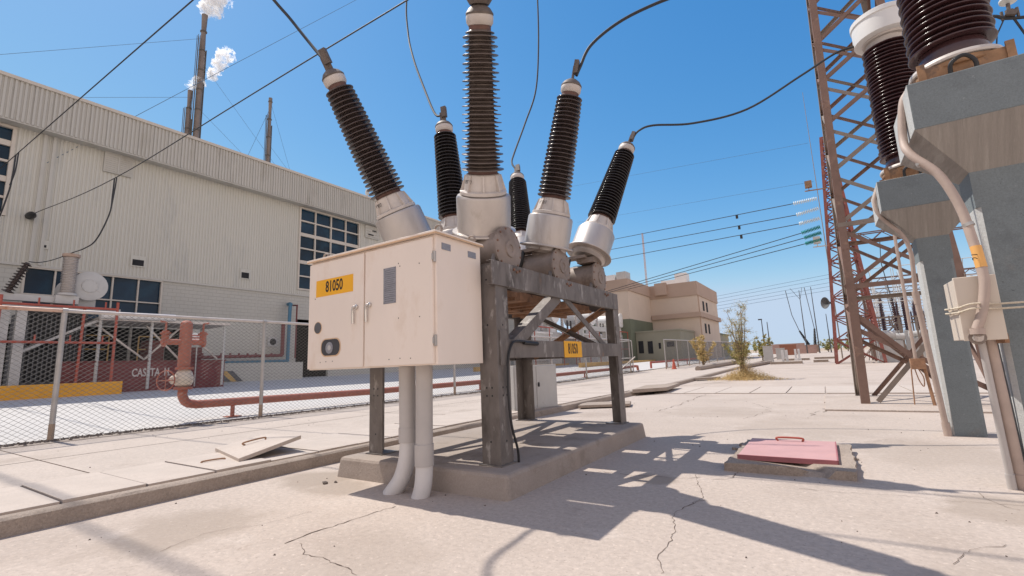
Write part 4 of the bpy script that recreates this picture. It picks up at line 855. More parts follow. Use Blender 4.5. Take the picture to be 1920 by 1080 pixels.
def hall_front():
    # loading dock strip, pipes
    b = MB(); b.box(-29.9, 12.3, .85, -28.6, 18.6, 1.95); one(b, 'loading_dock', 'block', 'low masonry dock along the foot of the hall wall', 'dock', smooth=False)
    b = MB()
    for i in range(7): b.k = i % 2; y = 12.4+i*.34; b.poly([(-28.58, y, .9), (-28.58, y+.34, .9), (-28.58, y-.26, 1.5), (-28.58, y-.6, 1.5)], (.02, 0, 0))
    one(b, 'hazard_board', ['darkgrey', 'ochre'], 'black and yellow striped board beside the maroon wall', 'hazard board', smooth=False)
    g = 'coloured pipes on the hall wall'
    b = MB(); b.tube(crv([(-29.4, 18.0, 2.0), (-29.4, 18.05, 5.5), (-29.4, 18.1, 5.75), (-29.6, 18.15, 5.85), (-29.9, 18.2, 5.85)], 6), .11, 10); b.tube([(-29.4, 18.0, 2.05), (-29.4, 12.6, 1.98)], .09, 10); one(b, 'wall_pipe', 'blue', 'blue pipe running up the hall wall', 'pipe', group=g)
    b = MB(); b.tube(crv([(-29.2, 18.4, 2.2), (-29.2, 18.42, 5.4), (-29.25, 18.45, 5.7), (-29.8, 18.5, 5.8)], 6), .05, 8); one(b, 'wall_pipe', 'maroon', 'thin maroon pipe right of the blue pipe', 'pipe', group=g)
    b = MB(); b.tube([(-29.2, 17.5, 2.4), (-29.2, 17.5, 4.4)], .12, 10); b.tube([(-29.2, 17.5, 2.4), (-29.2, 12.3, 2.3)], .10, 10)
    for i in range(9): b.lathe([(.06, 0), (.06, .16)], (-29.2, 12.8+i*.5, 2.38), (0, 0, 1), 8)
    one(b, 'wall_pipe', 'maroon', 'maroon pipe manifold left of the blue pipe', 'pipe', group=g)
    # maroon wall with lettering
    b = MB(); b.box(-25.2, 5.9, .6, -25, 12.0, 1.98); b.box(-25.25, 5.85, 1.98, -24.95, 12.05, 2.03); b.k = 1
    b.text('CASETA  H.', (-24.995, 8.95, 1.50), (0, 1, 0), (0, 0, 1), .48, .01, .60, .02); one(b, 'maroon_wall', ['maroon', 'porcwhite'], 'low maroon wall lettered CASETA H. beyond the road', 'wall', smooth=False)
    # hazard railings
    for (ya, yb, lab) in ((5.6, 6.9, 'orange tube railing left of the red pipe post'), (6.95, 7.8, 'orange tube railing behind the red pipe post'), (8.9, 9.9, 'orange tube railing above the white lettering')):
        b = MB()
        for y in (ya, yb): b.tube([(-26.6, y, 1.9), (-26.6, y, 3.2)], .03, 6)
        for z in (3.2, 2.6): b.tube([(-26.6, ya, z), (-26.6, yb, z)], .03, 6)
        one(b, 'tube_railing', 'ochre', lab, 'railing', group='orange tube railings')
    # kerb barrier
    b = MB(); b.box(-24.3, -6, .5, -24, 7.62, 1.18); one(b, 'barrier_kerb', 'orange', 'orange yellow painted concrete barrier at the left edge', 'barrier', bevel=.02, smooth=False)
    b = MB(); b.box(-24.2, 31, .6, -23.9, 48, 1.15); one(b, 'barrier_kerb', 'ochre', 'ochre painted barrier seen between the breaker legs', 'barrier', bevel=.02, smooth=False)
    b = MB(); b.box(-19.7, 41.5, .5, -19.4, 69, 1.15); one(b, 'barrier_kerb', 'ochre', 'long ochre kerb wall in front of the green annex', 'barrier', bevel=.02, smooth=False)
    # canopy
    t = thing('steel_canopy', 'light steel canopy with X braces beyond the red hydrant', 'canopy', (-25, 10, .8))
    for y in (7.0, 8.82, 10.2, 11.9):
        for x in (-25.0, -27.4): MB().tube([(x, y, .8), (x, y, 3.72)], .06, 8).build('post', 'grey', t)
    b = MB(); b.box(-27.6, 6.9, 3.72, -24.85, 12.1, 3.84); b.build('roof', 'railpale', t, smooth=False)
    b = MB()
    for y, c in ((8.82, 10.2), (10.2, 8.82), (10.2, 11.9), (7.0, 8.82)): b.bar((-25.6, y, 3.6), (-25.6, c, 2.1), .07)
    b.build('brace', 'railpale', t)
    b = MB(); b.tube([(-24.8, 6.9, 3.92), (-24.8, 9.6, 3.95)], .16, 12); one(b, 'white_duct', 'white', 'horizontal white duct above the canopy edge', 'duct')
    # red sprinkler frame
    b = MB()
    for y in (1.0, 4.0, 7.4): b.tube([(-24.6, y, .8), (-24.6, y, 4.45)], .05, 8)
    for z in (4.15, 2.75): b.tube([(-24.6, -4, z), (-24.6, 7.4, z)], .05, 8)
    for i in range(9):
        for z in (4.15, 2.75): b.tube([(-24.6, -1+i*1.0, z), (-24.6, -1+i*1.0, z+.28)], .03, 6)
    b.tube([(-24.8, 6.35, .9), (-24.8, 6.4, 4.2)], .05, 8)
    one(b, 'sprinkler_pipework', 'redpipe', 'red sprinkler pipework with nozzles around the left transformer', 'pipework')
    b = MB(); b.box(-24.9, 10.35, 2.9, -24.86, 10.95, 3.3); b.k = 1; b.box(-24.855, 10.4, 3.03, -24.85, 10.9, 3.1); b.box(-24.855, 10.4, 3.15, -24.85, 10.9, 3.2); b.k = 2; b.tube([(-24.9, 10.65, .8), (-24.9, 10.65, 2.9)], .03, 6)
    one(b, 'warning_sign', ['white', 'redpipe', 'post'], 'small red and white sign on a post beside the hydrant riser', 'sign', smooth=False)
    one(MB().box(-27.2, 9.2, .9, -26.2, 9.8, 3.0), 'equipment_cabinet', 'maroon', 'taller maroon equipment cabinet under the canopy', 'cabinet', smooth=False); one(MB().box(-27.2, 10.9, .9, -26.3, 11.5, 2.7), 'equipment_cabinet', 'maroon', 'shorter maroon cabinet under the right end of the canopy', 'cabinet', smooth=False)
hall_front()
def transformer_left():
    t = thing('power_transformer', 'grey power transformer with a big drum shaped conservator at the far left', 'transformer', (-25.6, 5.4, 1))
    b = MB()
    for y in (3.45, 4.2, 4.66): b.box(-25.2, y-.14, .8, -24.95, y+.14, 4.05)
    b.box(-25.3, 1.5, 4.05, -24.9, 7.6, 4.2); b.build('support_frame', 'grey', t, smooth=False)
    b = MB(); b.box(-27.6, 4.85, 1.0, -25.5, 6.7, 4.0)
    for i in range(14): b.box(-25.5, 4.9+i*.13, 1.3, -25.3, 4.93+i*.13, 3.9)
    b.build('radiator', 'darkgrey', t, smooth=False)
    b = MB(); b.bar((-25.1, 4.75, 2.4), (-25.1, 7.4, 4.0), .09); b.build('brace', 'grey', t)
    b = MB(); b.lathe([(.50, -2.4), (.56, -2.3), (.56, -.12), (.60, -.11), (.60, 0), (.56, .01), (.28, .02), (.27, .05), (.001, .055)], (-25.1, 6.56, 5.12), (1, 0, 0), 36)
    for i in range(10): a = 2*math.pi*i/10; b.lathe([(.02, 0), (.02, .03)], (-25.06, 6.56+.24*math.cos(a), 5.12+.24*math.sin(a)), (1, 0, 0), 6)
    b.box(-26.6, 6.3, 4.15, -25.3, 6.85, 4.7); b.build('conservator', 'grey', t)
    b = MB(); b.box(-25.25, 2, 4.32, -24.95, 5.6, 4.56); b.box(-25.35, 5.5, 4.3, -24.85, 6.2, 4.62); b.build('bus_duct', 'grey', t, smooth=False)
    b = MB(); sheds(b, (-25, 5.86, 4.72), (0, 0, 1), 0, 1.48, 22, .19, .19, .25, .25, 1, 20); a = b.build('arrester', 'porcwhite', t)
    MB().lathe([(.26, 0), (.28, .03), (.28, .12), (.12, .15)], (-25, 5.86, 6.2), (0, 0, 1), 20).build('cap', 'tan', a); MB().lathe([(.26, -.1), (.3, -.08), (.3, 0)], (-25, 5.86, 4.72), (0, 0, 1), 20).build('base', 'grey', a)
    o = Vector((-25, 4.64, 5.78)); e = Vector((-25, 4.2, 4.6)); b = MB(); sheds(b, e, o-e, 0, (o-e).length, 11, .07, .07, .19, .16, .9, 16); one(b, 'string_insulator', 'porc', 'dark inclined string insulator at the left edge', 'insulator')
transformer_left()
def far_transformers():
    g = 'transformers along the far hall wall'
    def mk(y, label):
        X = -24.; z0 = gz(X, y); t = thing('power_transformer', label, 'transformer', (X, y, z0), g)
        b = MB(); b.box(X-2.4, y-3, z0, X, y+3, z0+3.6); b.build('tank', 'grey', t, smooth=False)
        b = MB()
        for i in range(16): b.box(X, y-3+i*.2, z0+.6, X+.45, y-2.93+i*.2, z0+3.3)
        b.box(X, y-3.1, z0+3.3, X+.5, y+.3, z0+3.45); b.build('radiator', 'white', t, smooth=False)
        b = MB(); b.lathe([(.75, -3.6), (.85, -3.5), (.85, -.1), (1.0, -.09), (1.0, 0), (.45, .01), (.42, .08), (.001, .09)], (X+.2, y+1.6, z0+5.6), (1, 0, 0), 28); b.box(X-2.5, y+1.1, z0+3.6, X-1.9, y+2.1, z0+4.9); b.box(X-.6, y+1.1, z0+3.6, X-.1, y+2.1, z0+4.9); b.build('conservator', 'white', t)
        for k in range(3):
            b = MB(); sheds(b, (X-.4, y-1.9+k*1.5+(3.2 if k == 2 else 0), z0+3.7), (0, 0, 1), 0, 2.6, 12, .16, .14, .24, .2, .95, 14); b.build('bushing', 'porcwhite', t)
        for k in range(2):
            b = MB(); sheds(b, (X-1.2, y-2.6+k*.9, z0+3.6), (0, 0, 1), 0, 1.5, 10, .09, .08, .17, .14, .9, 12); b.build('small_bushing', 'porc', t)
        b = MB(); b.tube([(X+.8, y-4, z0+3.9), (X+.8, y+5, z0+3.9)], .06, 8); b.tube([(X+.8, y-4, z0+1.6), (X+.8, y+5, z0+1.6)], .05, 8)
        for yy in (-4, -1, 2, 5): b.tube([(X+.8, y+yy, z0), (X+.8, y+yy, z0+3.9)], .05, 8)
        b.build('sprinkler_pipe', 'redpipe', t); b = MB(); b.tube([(X+.3, y+3, z0+3.3), (X+.3, y+7.5, z0+3.3)], .3, 14); b.build('oil_duct', 'grey', t)
        return t
    a = mk(43.5, 'white radiator transformer framed by the breaker braces')
    c = dup(a, (-23.6, 52.5, gz(-24, 52)), 'middle transformer behind the breaker, left of the cream building', g)
    c = dup(a, (-23.2, 61.5, gz(-24, 60)), 'farther transformer right of the breaker leg, by the cream building', g)
    b = MB(); x, y = -21.3, 49.; z = gz(x, y)
    for q in (-3.6, 2.8): b.box(x, y+q, z, x+.45, y+q+.4, z+3.7)
    b.box(x, y-3.6, z+3.7, x+.5, y+3.2, z+4.2); one(b, 'portal_frame', 'grey', 'white steel portal beside the open gate', 'portal', smooth=False)
far_transformers()
# ------------------------------------------------------------------ far control building
def far_building():
    t = thing('control_building', 'tan flat roofed three storey building with brown parapet bands', 'building', (-19, 80, .8))
    z = .5; b = MB()
    b.box(-30, 63.7, 6.9, -22, 76, 11.0); b.box(-26, 74.1, z, -14.95, 90, 10.6); b.box(-30, 76, z, -26, 90, 10.6); b.build('wall', 'tanwall', t, smooth=False)
    b = MB(); b.box(-30.2, 63.55, 10.95, -21.85, 76.05, 12.6); b.box(-30.1, 76.05, 10.55, -26, 90.1, 12.6); b.box(-26.1, 73.95, 10.55, -14.8, 90.2, 12.65); b.build('parapet', 'tan', t, smooth=False)
    b = MB(); b.box(-21.9, 73.7, 7.25, -14.55, 90.4, 7.95); b.build('band', 'tan', t, smooth=False)
    b = MB(); b.box(-29.98, 63.65, z, -21.95, 76, 6.9); b.build('green_base', 'greend', t, smooth=False)
    for zz in (8.4, 4.9):
        for y in (77.6, 80.2):
            b = MB(); b.box(-14.96, y, zz, -14.9, y+1.1, zz+1.5); b.build('window', 'void', t, smooth=False)
    b = MB(); b.tube([(-14.9, 74.6, 1), (-14.9, 74.6, 12)], .12, 6); b.build('downpipe', 'tan', t)
    b = MB(); b.box(-21.0, 73.4, 11.0, -19.2, 74.0, 12.9); b.build('roof_scupper', 'tan', t, smooth=False)
    for (x, y, w_, h, m) in ((-27.5, 64.2, 3.6, .9, 'white'), (-23.7, 64.3, 1.4, 1.2, 'grey'), (-20.6, 76, 2.2, 1.0, 'white'), (-18.4, 76, 1.8, 1.9, 'white')):
        b = MB(); b.box(x, y, 12.6, x+w_, y+2, 12.6+h); b.build('roof_unit', m, t, smooth=False)
    a = thing('green_annex', 'low olive green annex in front of the tan building', 'building', (-19, 68, .8))
    b = MB(); b.box(-21.9, 65.4, z, -15.8, 73.9, 4.95); b.build('wall', 'green', a, smooth=False); b = MB(); b.box(-22, 65.3, 4.95, -15.7, 73.95, 5.15); b.build('roof', 'green', a, smooth=False)
    for (x0, x1, z0, z1) in ((-21.6, -20.9, 2.1, 3.8), (-20.3, -19.6, 2.0, 3.7), (-18.8, -18.5, 2.6, 3.4), (-17.7, -16.7, 2.8, 3.5)):
        b = MB(); b.box(x0, 65.36, z0, x1, 65.4, z1); b.build('window', 'void', a, smooth=False)
    a = thing('rear_annex', 'darker low annex at the right end of the tan building', 'building', (-18, 95, 1))
    b = MB(); b.box(-20, 90.5, z, -15.6, 103, 5.2); b.build('wall', 'green', a, smooth=False); b = MB(); b.box(-20.1, 90.45, 5.2, -15.5, 103.1, 5.5); b.build('roof', 'greend', a, smooth=False)
    b = MB(); b.box(-15.6, 92, 1.2, -15.55, 93.5, 3.6); b.build('door', 'void', a, smooth=False)
far_building()
# ------------------------------------------------------------------ chimneys and steam
def chimney(x, y, zb, zt, r, label, lad, lean=0, flare=0):
    t = thing('steel_chimney', label, 'chimney', (x, y, zb), 'slender steel chimneys behind the hall')
    d = Vector((lean, 0, zt-zb)); o = Vector((x, y, zb)); L = d.length
    prof = [(r, 0), (r, L*.86), (r*(.8), L*.95), (r*(1+flare), L), (r*.6, L)]
    MB().lathe(prof, o, d, 16).build('stack', 'chim', t)
    b = MB(); dn = d.normalized(); k = 1.5
    while k < L: b.lathe([(r*1.18, 0), (r*1.18, .10)], o+dn*k, dn, 12); k += 2.2
    b.build('stiffener_ring', 'chimd', t)
    b = MB(); s = Vector((.3, -1, 0)).normalized()
    for sg in (-.15, .15):
        for ds in (1.5, 2.2): b.tube([o+s*(r*ds)+Vector((sg, 0, 0)), o+dn*L*.93+s*(r*ds)+Vector((sg, 0, 0))], .03, 5)
    k = 0
    while k < L*.93: b.bar(o+dn*k+s*(r*1.5)+Vector((-.15, 0, 0)), o+dn*k+s*(r*2.2)+Vector((.15, 0, 0)), .04); k += .8
    s2 = -s
    for sg in (-.1, .1): b.tube([o+s2*(r*1.5)+Vector((sg, 0, 0)), o+dn*L*.9+s2*(r*1.5)+Vector((sg, 0, 0))], .05, 5)
    b.build('ladder', 'chimd', t)
chimney(-50, 20.0, 0, 38.7, .27, 'tallest slender steel chimney with steam at its tip', 1, -.0, .05)
chimney(-50.4, 19.35, 0, 29.9, .22, 'shorter chimney close beside the tallest one', 1)
chimney(-50, 27.35, 0, 32.8, .20, 'separate slender chimney without steam', 1)
def steam(name, pts, r0, r1, label, seed):
    b = MB(); P = crv(pts, 24); n = len(P); m = 28; vs = []
    for i, p in enumerate(P):
        f = i/(n-1); d = (P[min(i+1, n-1)]-P[max(i-1, 0)]).normalized(); d, sx, u = frame_of(d)
        r = (r0+(r1-r0)*f)*max(.05, min(1, 9*f+.25, (1-f)*7))
        for k in range(m):
            a = 2*math.pi*k/m; q = sx*math.cos(a)+u*math.sin(a); w_ = p+q*r; nn = Vector((seed*7, 0, 0))
            vs.append(p+q*r*(1+.55*noise.noise(w_*1.3/r0*.5+nn)+.45*noise.noise(w_*2.6/r0*.5+nn)+.25*noise.noise(w_*6/r0*.5+nn)))
    fs = [(i*m+k, i*m+(k+1) % m, (i+1)*m+(k+1) % m, (i+1)*m+k) for i in range(n-1) for k in range(m)]+[tuple(range(m))[::-1], tuple((n-1)*m+k for k in range(m))]
    b.add(vs, fs); return one(b, name, STEAM, label, 'steam', group='white steam plumes')
def steam_mat():
    m = bpy.data.materials.new('steam'); m.use_nodes = True; t = m.node_tree; N = t.nodes; L = t.links; N.clear()
    o = N.new('ShaderNodeOutputMaterial'); v = N.new('ShaderNodeVolumePrincipled'); v.inputs['Color'].default_value = (.98, .98, .98, 1); v.inputs['Anisotropy'].default_value = .3
    tc = N.new('ShaderNodeTexCoord'); n = N.new('ShaderNodeTexNoise'); n.inputs['Scale'].default_value = 1.5; n.inputs['Detail'].default_value = 8; n.inputs['Roughness'].default_value = .62
    r = N.new('ShaderNodeMapRange'); r.inputs[1].default_value = .47; r.inputs[2].default_value = .66; r.inputs[3].default_value = .0; r.inputs[4].default_value = 8.
    L.new(tc.outputs['Object'], n.inputs[0]); L.new(n.outputs[0], r.inputs[0]); L.new(r.outputs[0], v.inputs['Density']); L.new(v.outputs[0], o.inputs['Volume']); return m
STEAM = steam_mat()
steam('steam_plume', [(-50, 20.0, 38.8), (-50.1, 20.3, 39.6), (-50.2, 20.9, 41.0), (-50, 21.8, 43.5)], .5, 1.5, 'steam billowing from the tallest chimney at the top edge', 1)
steam('steam_plume', [(-50.4, 19.2, 30.0), (-50.3, 19.6, 30.7), (-50, 20.4, 31.6)], .40, .6, 'steam puff leaving the shorter chimney', 2)
steam('steam_plume', [(-50, 20.8, 31.6), (-50, 21.2, 32.8), (-50, 21.7, 34.2), (-50, 22.3, 35.4), (-50, 23.0, 36.4)], .45, .85, 'steam wisp drifting right of the tallest chimney', 3)
def guys():
    for i, (a, c) in enumerate((((-50, 20.3, 33), (-50, 36, 17)), ((-50, 20.2, 28), (-50, 40, 14)), ((-50, 27.5, 32), (-50, 23.5, 20)), ((-50, 27.5, 32), (-50, 32.5, 18)), ((-50, 20, 36), (-50, 6, 26)), ((-50, 19.3, 29), (-50, 5, 22)), ((-50, 27.5, 27), (-50, 37, 18)))):
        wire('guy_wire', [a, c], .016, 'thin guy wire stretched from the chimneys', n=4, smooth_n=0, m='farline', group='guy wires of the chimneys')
guys()
# ------------------------------------------------------------------ near lattice tower
def tower():
    t = thing('lattice_tower', 'tall brown steel lattice tower with four angle legs beside the pedestals', 'tower', (1.7, 14.6, 0))
    H = 14.; y0, y1 = 13.35, 15.85
    def P(xs, ys, z):   # corner position at height z
        f = z/10.
        x = (.56+.22*f) if xs == 0 else (2.86-.62*f)
        y = (y0+.30*f) if ys == 0 else (y1-.50*f)
        return Vector((x, y, z))
    for xs in (0, 1):
        for ys in (0, 1):
            a = (1 if xs == 0 else -1); c = (1 if ys == 0 else -1)
            b = MB(); b.angle(P(xs, ys, 0), P(xs, ys, 3), .17, .014, (a, 0, 0), (0, c, 0)); b.angle(P(xs, ys, 3), P(xs, ys, H), .16, .013, (a, 0, 0), (0, c, 0))
            b.box(*(P(xs, ys, 0)+Vector((-.05*a, -.05*c, 0))), *(P(xs, ys, 0)+Vector((.22*a, .22*c, .02))))
            b.build('leg', 'tower' if ys == 0 else 'towergrey', t, bevel=.003)
    zs = [.05, 2.65, 4.15, 5.5, 6.75, 7.9, 9.0, 10.1, 11.2, 12.4, 13.8]
    def br(p, q, nrm, w=.085):
        b = MB(); d = (q-p).normalized(); n = Vector(nrm); b.angle(p, q, w, .008, d.cross(n), n); b.build('brace', 'tower' if random.random() < .6 else 'towergrey', t)
    for k in range(len(zs)-1):
        a, c = zs[k], zs[k+1]
        for ys, n in ((0, (0, 1, 0)), (1, (0, -1, 0))):
            e = Vector((0, .02 if ys == 0 else -.02, 0))
            if k == 0:
                br(P(0, ys, a)+e+Vector((.35, 0, 0)), P(1, ys, c-.4)+e, n, .1); br(P(1, ys, a)+e-Vector((.35, 0, 0)), P(0, ys, c-.4)+e*2, n, .1); br(P(0, ys, 1.7)+e*3, P(1, ys, .2)+e*3, n, .1)
            else:
                br(P(0, ys, a)+e, P(1, ys, c)+e, n); br(P(1, ys, a)+e*2, P(0, ys, c)+e*2, n)
        for xs, n in ((0, (1, 0, 0)), (1, (-1, 0, 0))):
            e = Vector((.02 if xs == 0 else -.02, 0, 0))
            br(P(xs, 0, a)+e, P(xs, 1, c)+e, n, .07); br(P(xs, 1, a)+e*2, P(xs, 0, c)+e*2, n, .07)
    for z in (2.65, 4.15):
        for ys in (0, 1): br(P(0, ys, z), P(1, ys, z), (0, 1 if ys == 0 else -1, 0), .1)
    s = MB(); s.box(-.12, 12.0, -.03, 4.4, 16.4, .035); one(s, 'tower_slab', 'yard', 'low concrete slab under the brown lattice tower', 'slab', bevel=.008, smooth=False)
    # rod with small rusty box on the tower face
    b = MB(); b.tube([(1.60, 13.1, .95), (1.62, 13.15, 4.0)], .03, 8); b.build('operating_rod', 'flex', t)
    b = MB(); b.box(1.50, 13.0, .78, 1.74, 13.16, 1.0); b.tube([(1.78, 13.1, .02), (1.72, 13.1, .8)], .03, 8); b.tube(crv([(1.56, 13.1, .78), (1.60, 13.1, .55), (1.66, 13.1, .42), (1.68, 13.1, .6), (1.62, 13.1, .78)], 6), .010, 6); b.tube([(1.5, 13.1, .78), (1.46, 13.1, .05)], .012, 6)
    b.build('operating_box', 'rustangle', t)
tower()
# ------------------------------------------------------------------ far lattice towers
def lattice(name, cx, cy, z0, z1, w0, w1, label, m='towerred', bay=1.6, r=.07, group=None, tri=False, rb=None):
    t = thing(name, label, 'tower', (cx, cy, z0), group); rb = rb or r*.55
    def P(i, z):
        f = (z-z0)/(z1-z0); w_ = (w0+(w1-w0)*f)/2; sx, sy = ((-1, -1), (1, -1), (1, 1), (-1, 1))[i]; return Vector((cx+sx*w_, cy+sy*w_, z))
    for i in range(4): MB().bar(P(i, z0), P(i, z1), r, r).build('leg', m, t, smooth=False)
    b = MB(); z = z0
    while z < z1-.01:
        zz = min(z+bay, z1)
        for i in range(4): j = (i+1) % 4; b.bar(P(i, z), P(j, zz), rb); b.bar(P(j, z), P(i, zz), rb); b.bar(P(i, zz), P(j, zz), rb)
        z = zz; bay = max(.45, bay*.93)
    b.build('bracing', m, t, smooth=False)
    return t
T2 = lattice('lattice_tower', 2.25, 46.3, .25, 19.2, 3.0, .55, 'red oxide lattice mast with floodlights and a horn behind the brown tower', r=.2, bay=1.9, rb=.085)
def t2_bits():
    for z, x, m in ((14.8, .6, 'flange'), (10.0, .62, 'grey')):
        b = MB(); b.box(x-.25, 44.9, z, x+.25, 45.3, z+.55); b.bar((x-.3, 45.1, z-.25), (2.0, 45.6, z-.2), .08); b.bar((x, 45.1, z-.25), (x, 45.1, z), .06); b.build('floodlight', m, T2, smooth=False) if False else None
        off = T2.location
        b.build('floodlight', m, T2, smooth=False)
    b = MB(); b.lathe([(.05, 0), (.1, .2), (.45, .55), (.47, .58), (.42, .56), (.1, .3)], (1.0, 45.3, 5.1), (-.8, -.6, 0), 20); b.build('horn', 'darkgrey', T2)
t2_bits()
lattice('radio_mast', -60.3, 200, 2, 56, .6, .5, 'very thin distant radio mast above the tan building', m='rail', r=.07, bay=4, rb=.04)
one(MB().tube([(1.55, 60, .5), (1.55, 60, 30.5)], [.07, .02], 5), 'whip_mast', 'towergrey', 'very thin mast rising above the red lattice mast', 'mast')
def strings():
    S = [((1.06, 45, 13.73), (-.65, 45, 13.66), (-30, 63.9, 18.53), 'glasspale', 'highest of the pale disc insulator strings'),
         ((1.07, 45, 12.9), (-.54, 45, 12.65), (-30, 63.75, 17.08), 'glasspale', 'middle pale disc insulator string'),
         ((1.04, 45, 12.04), (-.44, 45, 11.85), (-30, 63.5, 15.47), 'glasspale', 'lowest of the pale disc insulator strings'),
         ((.99, 45, 11.33), (-.35, 45, 11.05), (-15, 50.4, 9.85), 'glassgreen', 'highest of the green disc insulator strings'),
         ((1.0, 45, 10.84), (-.22, 45, 10.6), (-15, 53.4, 10.2), 'glassgreen', 'middle green disc insulator string'),
         ((.97, 45, 10.26), (-.2, 45, 10.11), (-15, 58.0, 10.8), 'glassgreen', 'lowest of the green disc insulator strings')]
    for i, (a, c, e, m, lab) in enumerate(S):
        a = Vector(a); c = Vector(c); d = c-a; L = d.length; b = MB(); n = 13
        b.tube([a, c], .025, 5)
        for k in range(n): b.lathe([(.05, -.035), (.17, -.02), (.15, .03), (.04, .05)], a+d*((k+.5)/n), d, 10)
        one(b, 'disc_insulator', m, lab+' on the red mast', 'insulator', group='disc insulator strings of the red mast')
        e = Vector(e)
        if i >= 3: e = c + (e-c)*1.6
        wire('overhead_line', [c, e], .035, lab.replace('disc insulator string', 'line').replace('strings', 'lines').replace('highest of the pale lines', 'highest of the three dark lines')+' running left from the red mast', n=5, smooth_n=0, group='lines strung from the red mast')
        if i < 3:
            q = c.lerp(e, .16); one(MB().box(q.x-.1, q.y-.1, q.z-.35, q.x+.1, q.y+.1, q.z), 'line_damper', 'black', lab.split(' ')[0]+' of three small dampers hanging on the dark lines', 'damper')
strings()
def faint():
    g = 'faint distant overhead lines'
    for a, c in (((1.0, 45, 18.6), (-30, 62, 27.5)), ((1, 45, 15.2), (-30, 66, 23)), ((2.2, 90, 13.5), (-40, 95, 10.2)), ((2.2, 90, 12.9), (-40, 95, 9.7)), ((2.2, 90, 12.2), (-40, 95, 9.2)), ((2.2, 90, 11.6), (-40, 95, 8.6)), ((2.2, 90, 11.0), (-40, 95, 8.0))):
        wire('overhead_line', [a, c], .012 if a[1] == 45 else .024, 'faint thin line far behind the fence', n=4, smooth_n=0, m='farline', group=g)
faint()
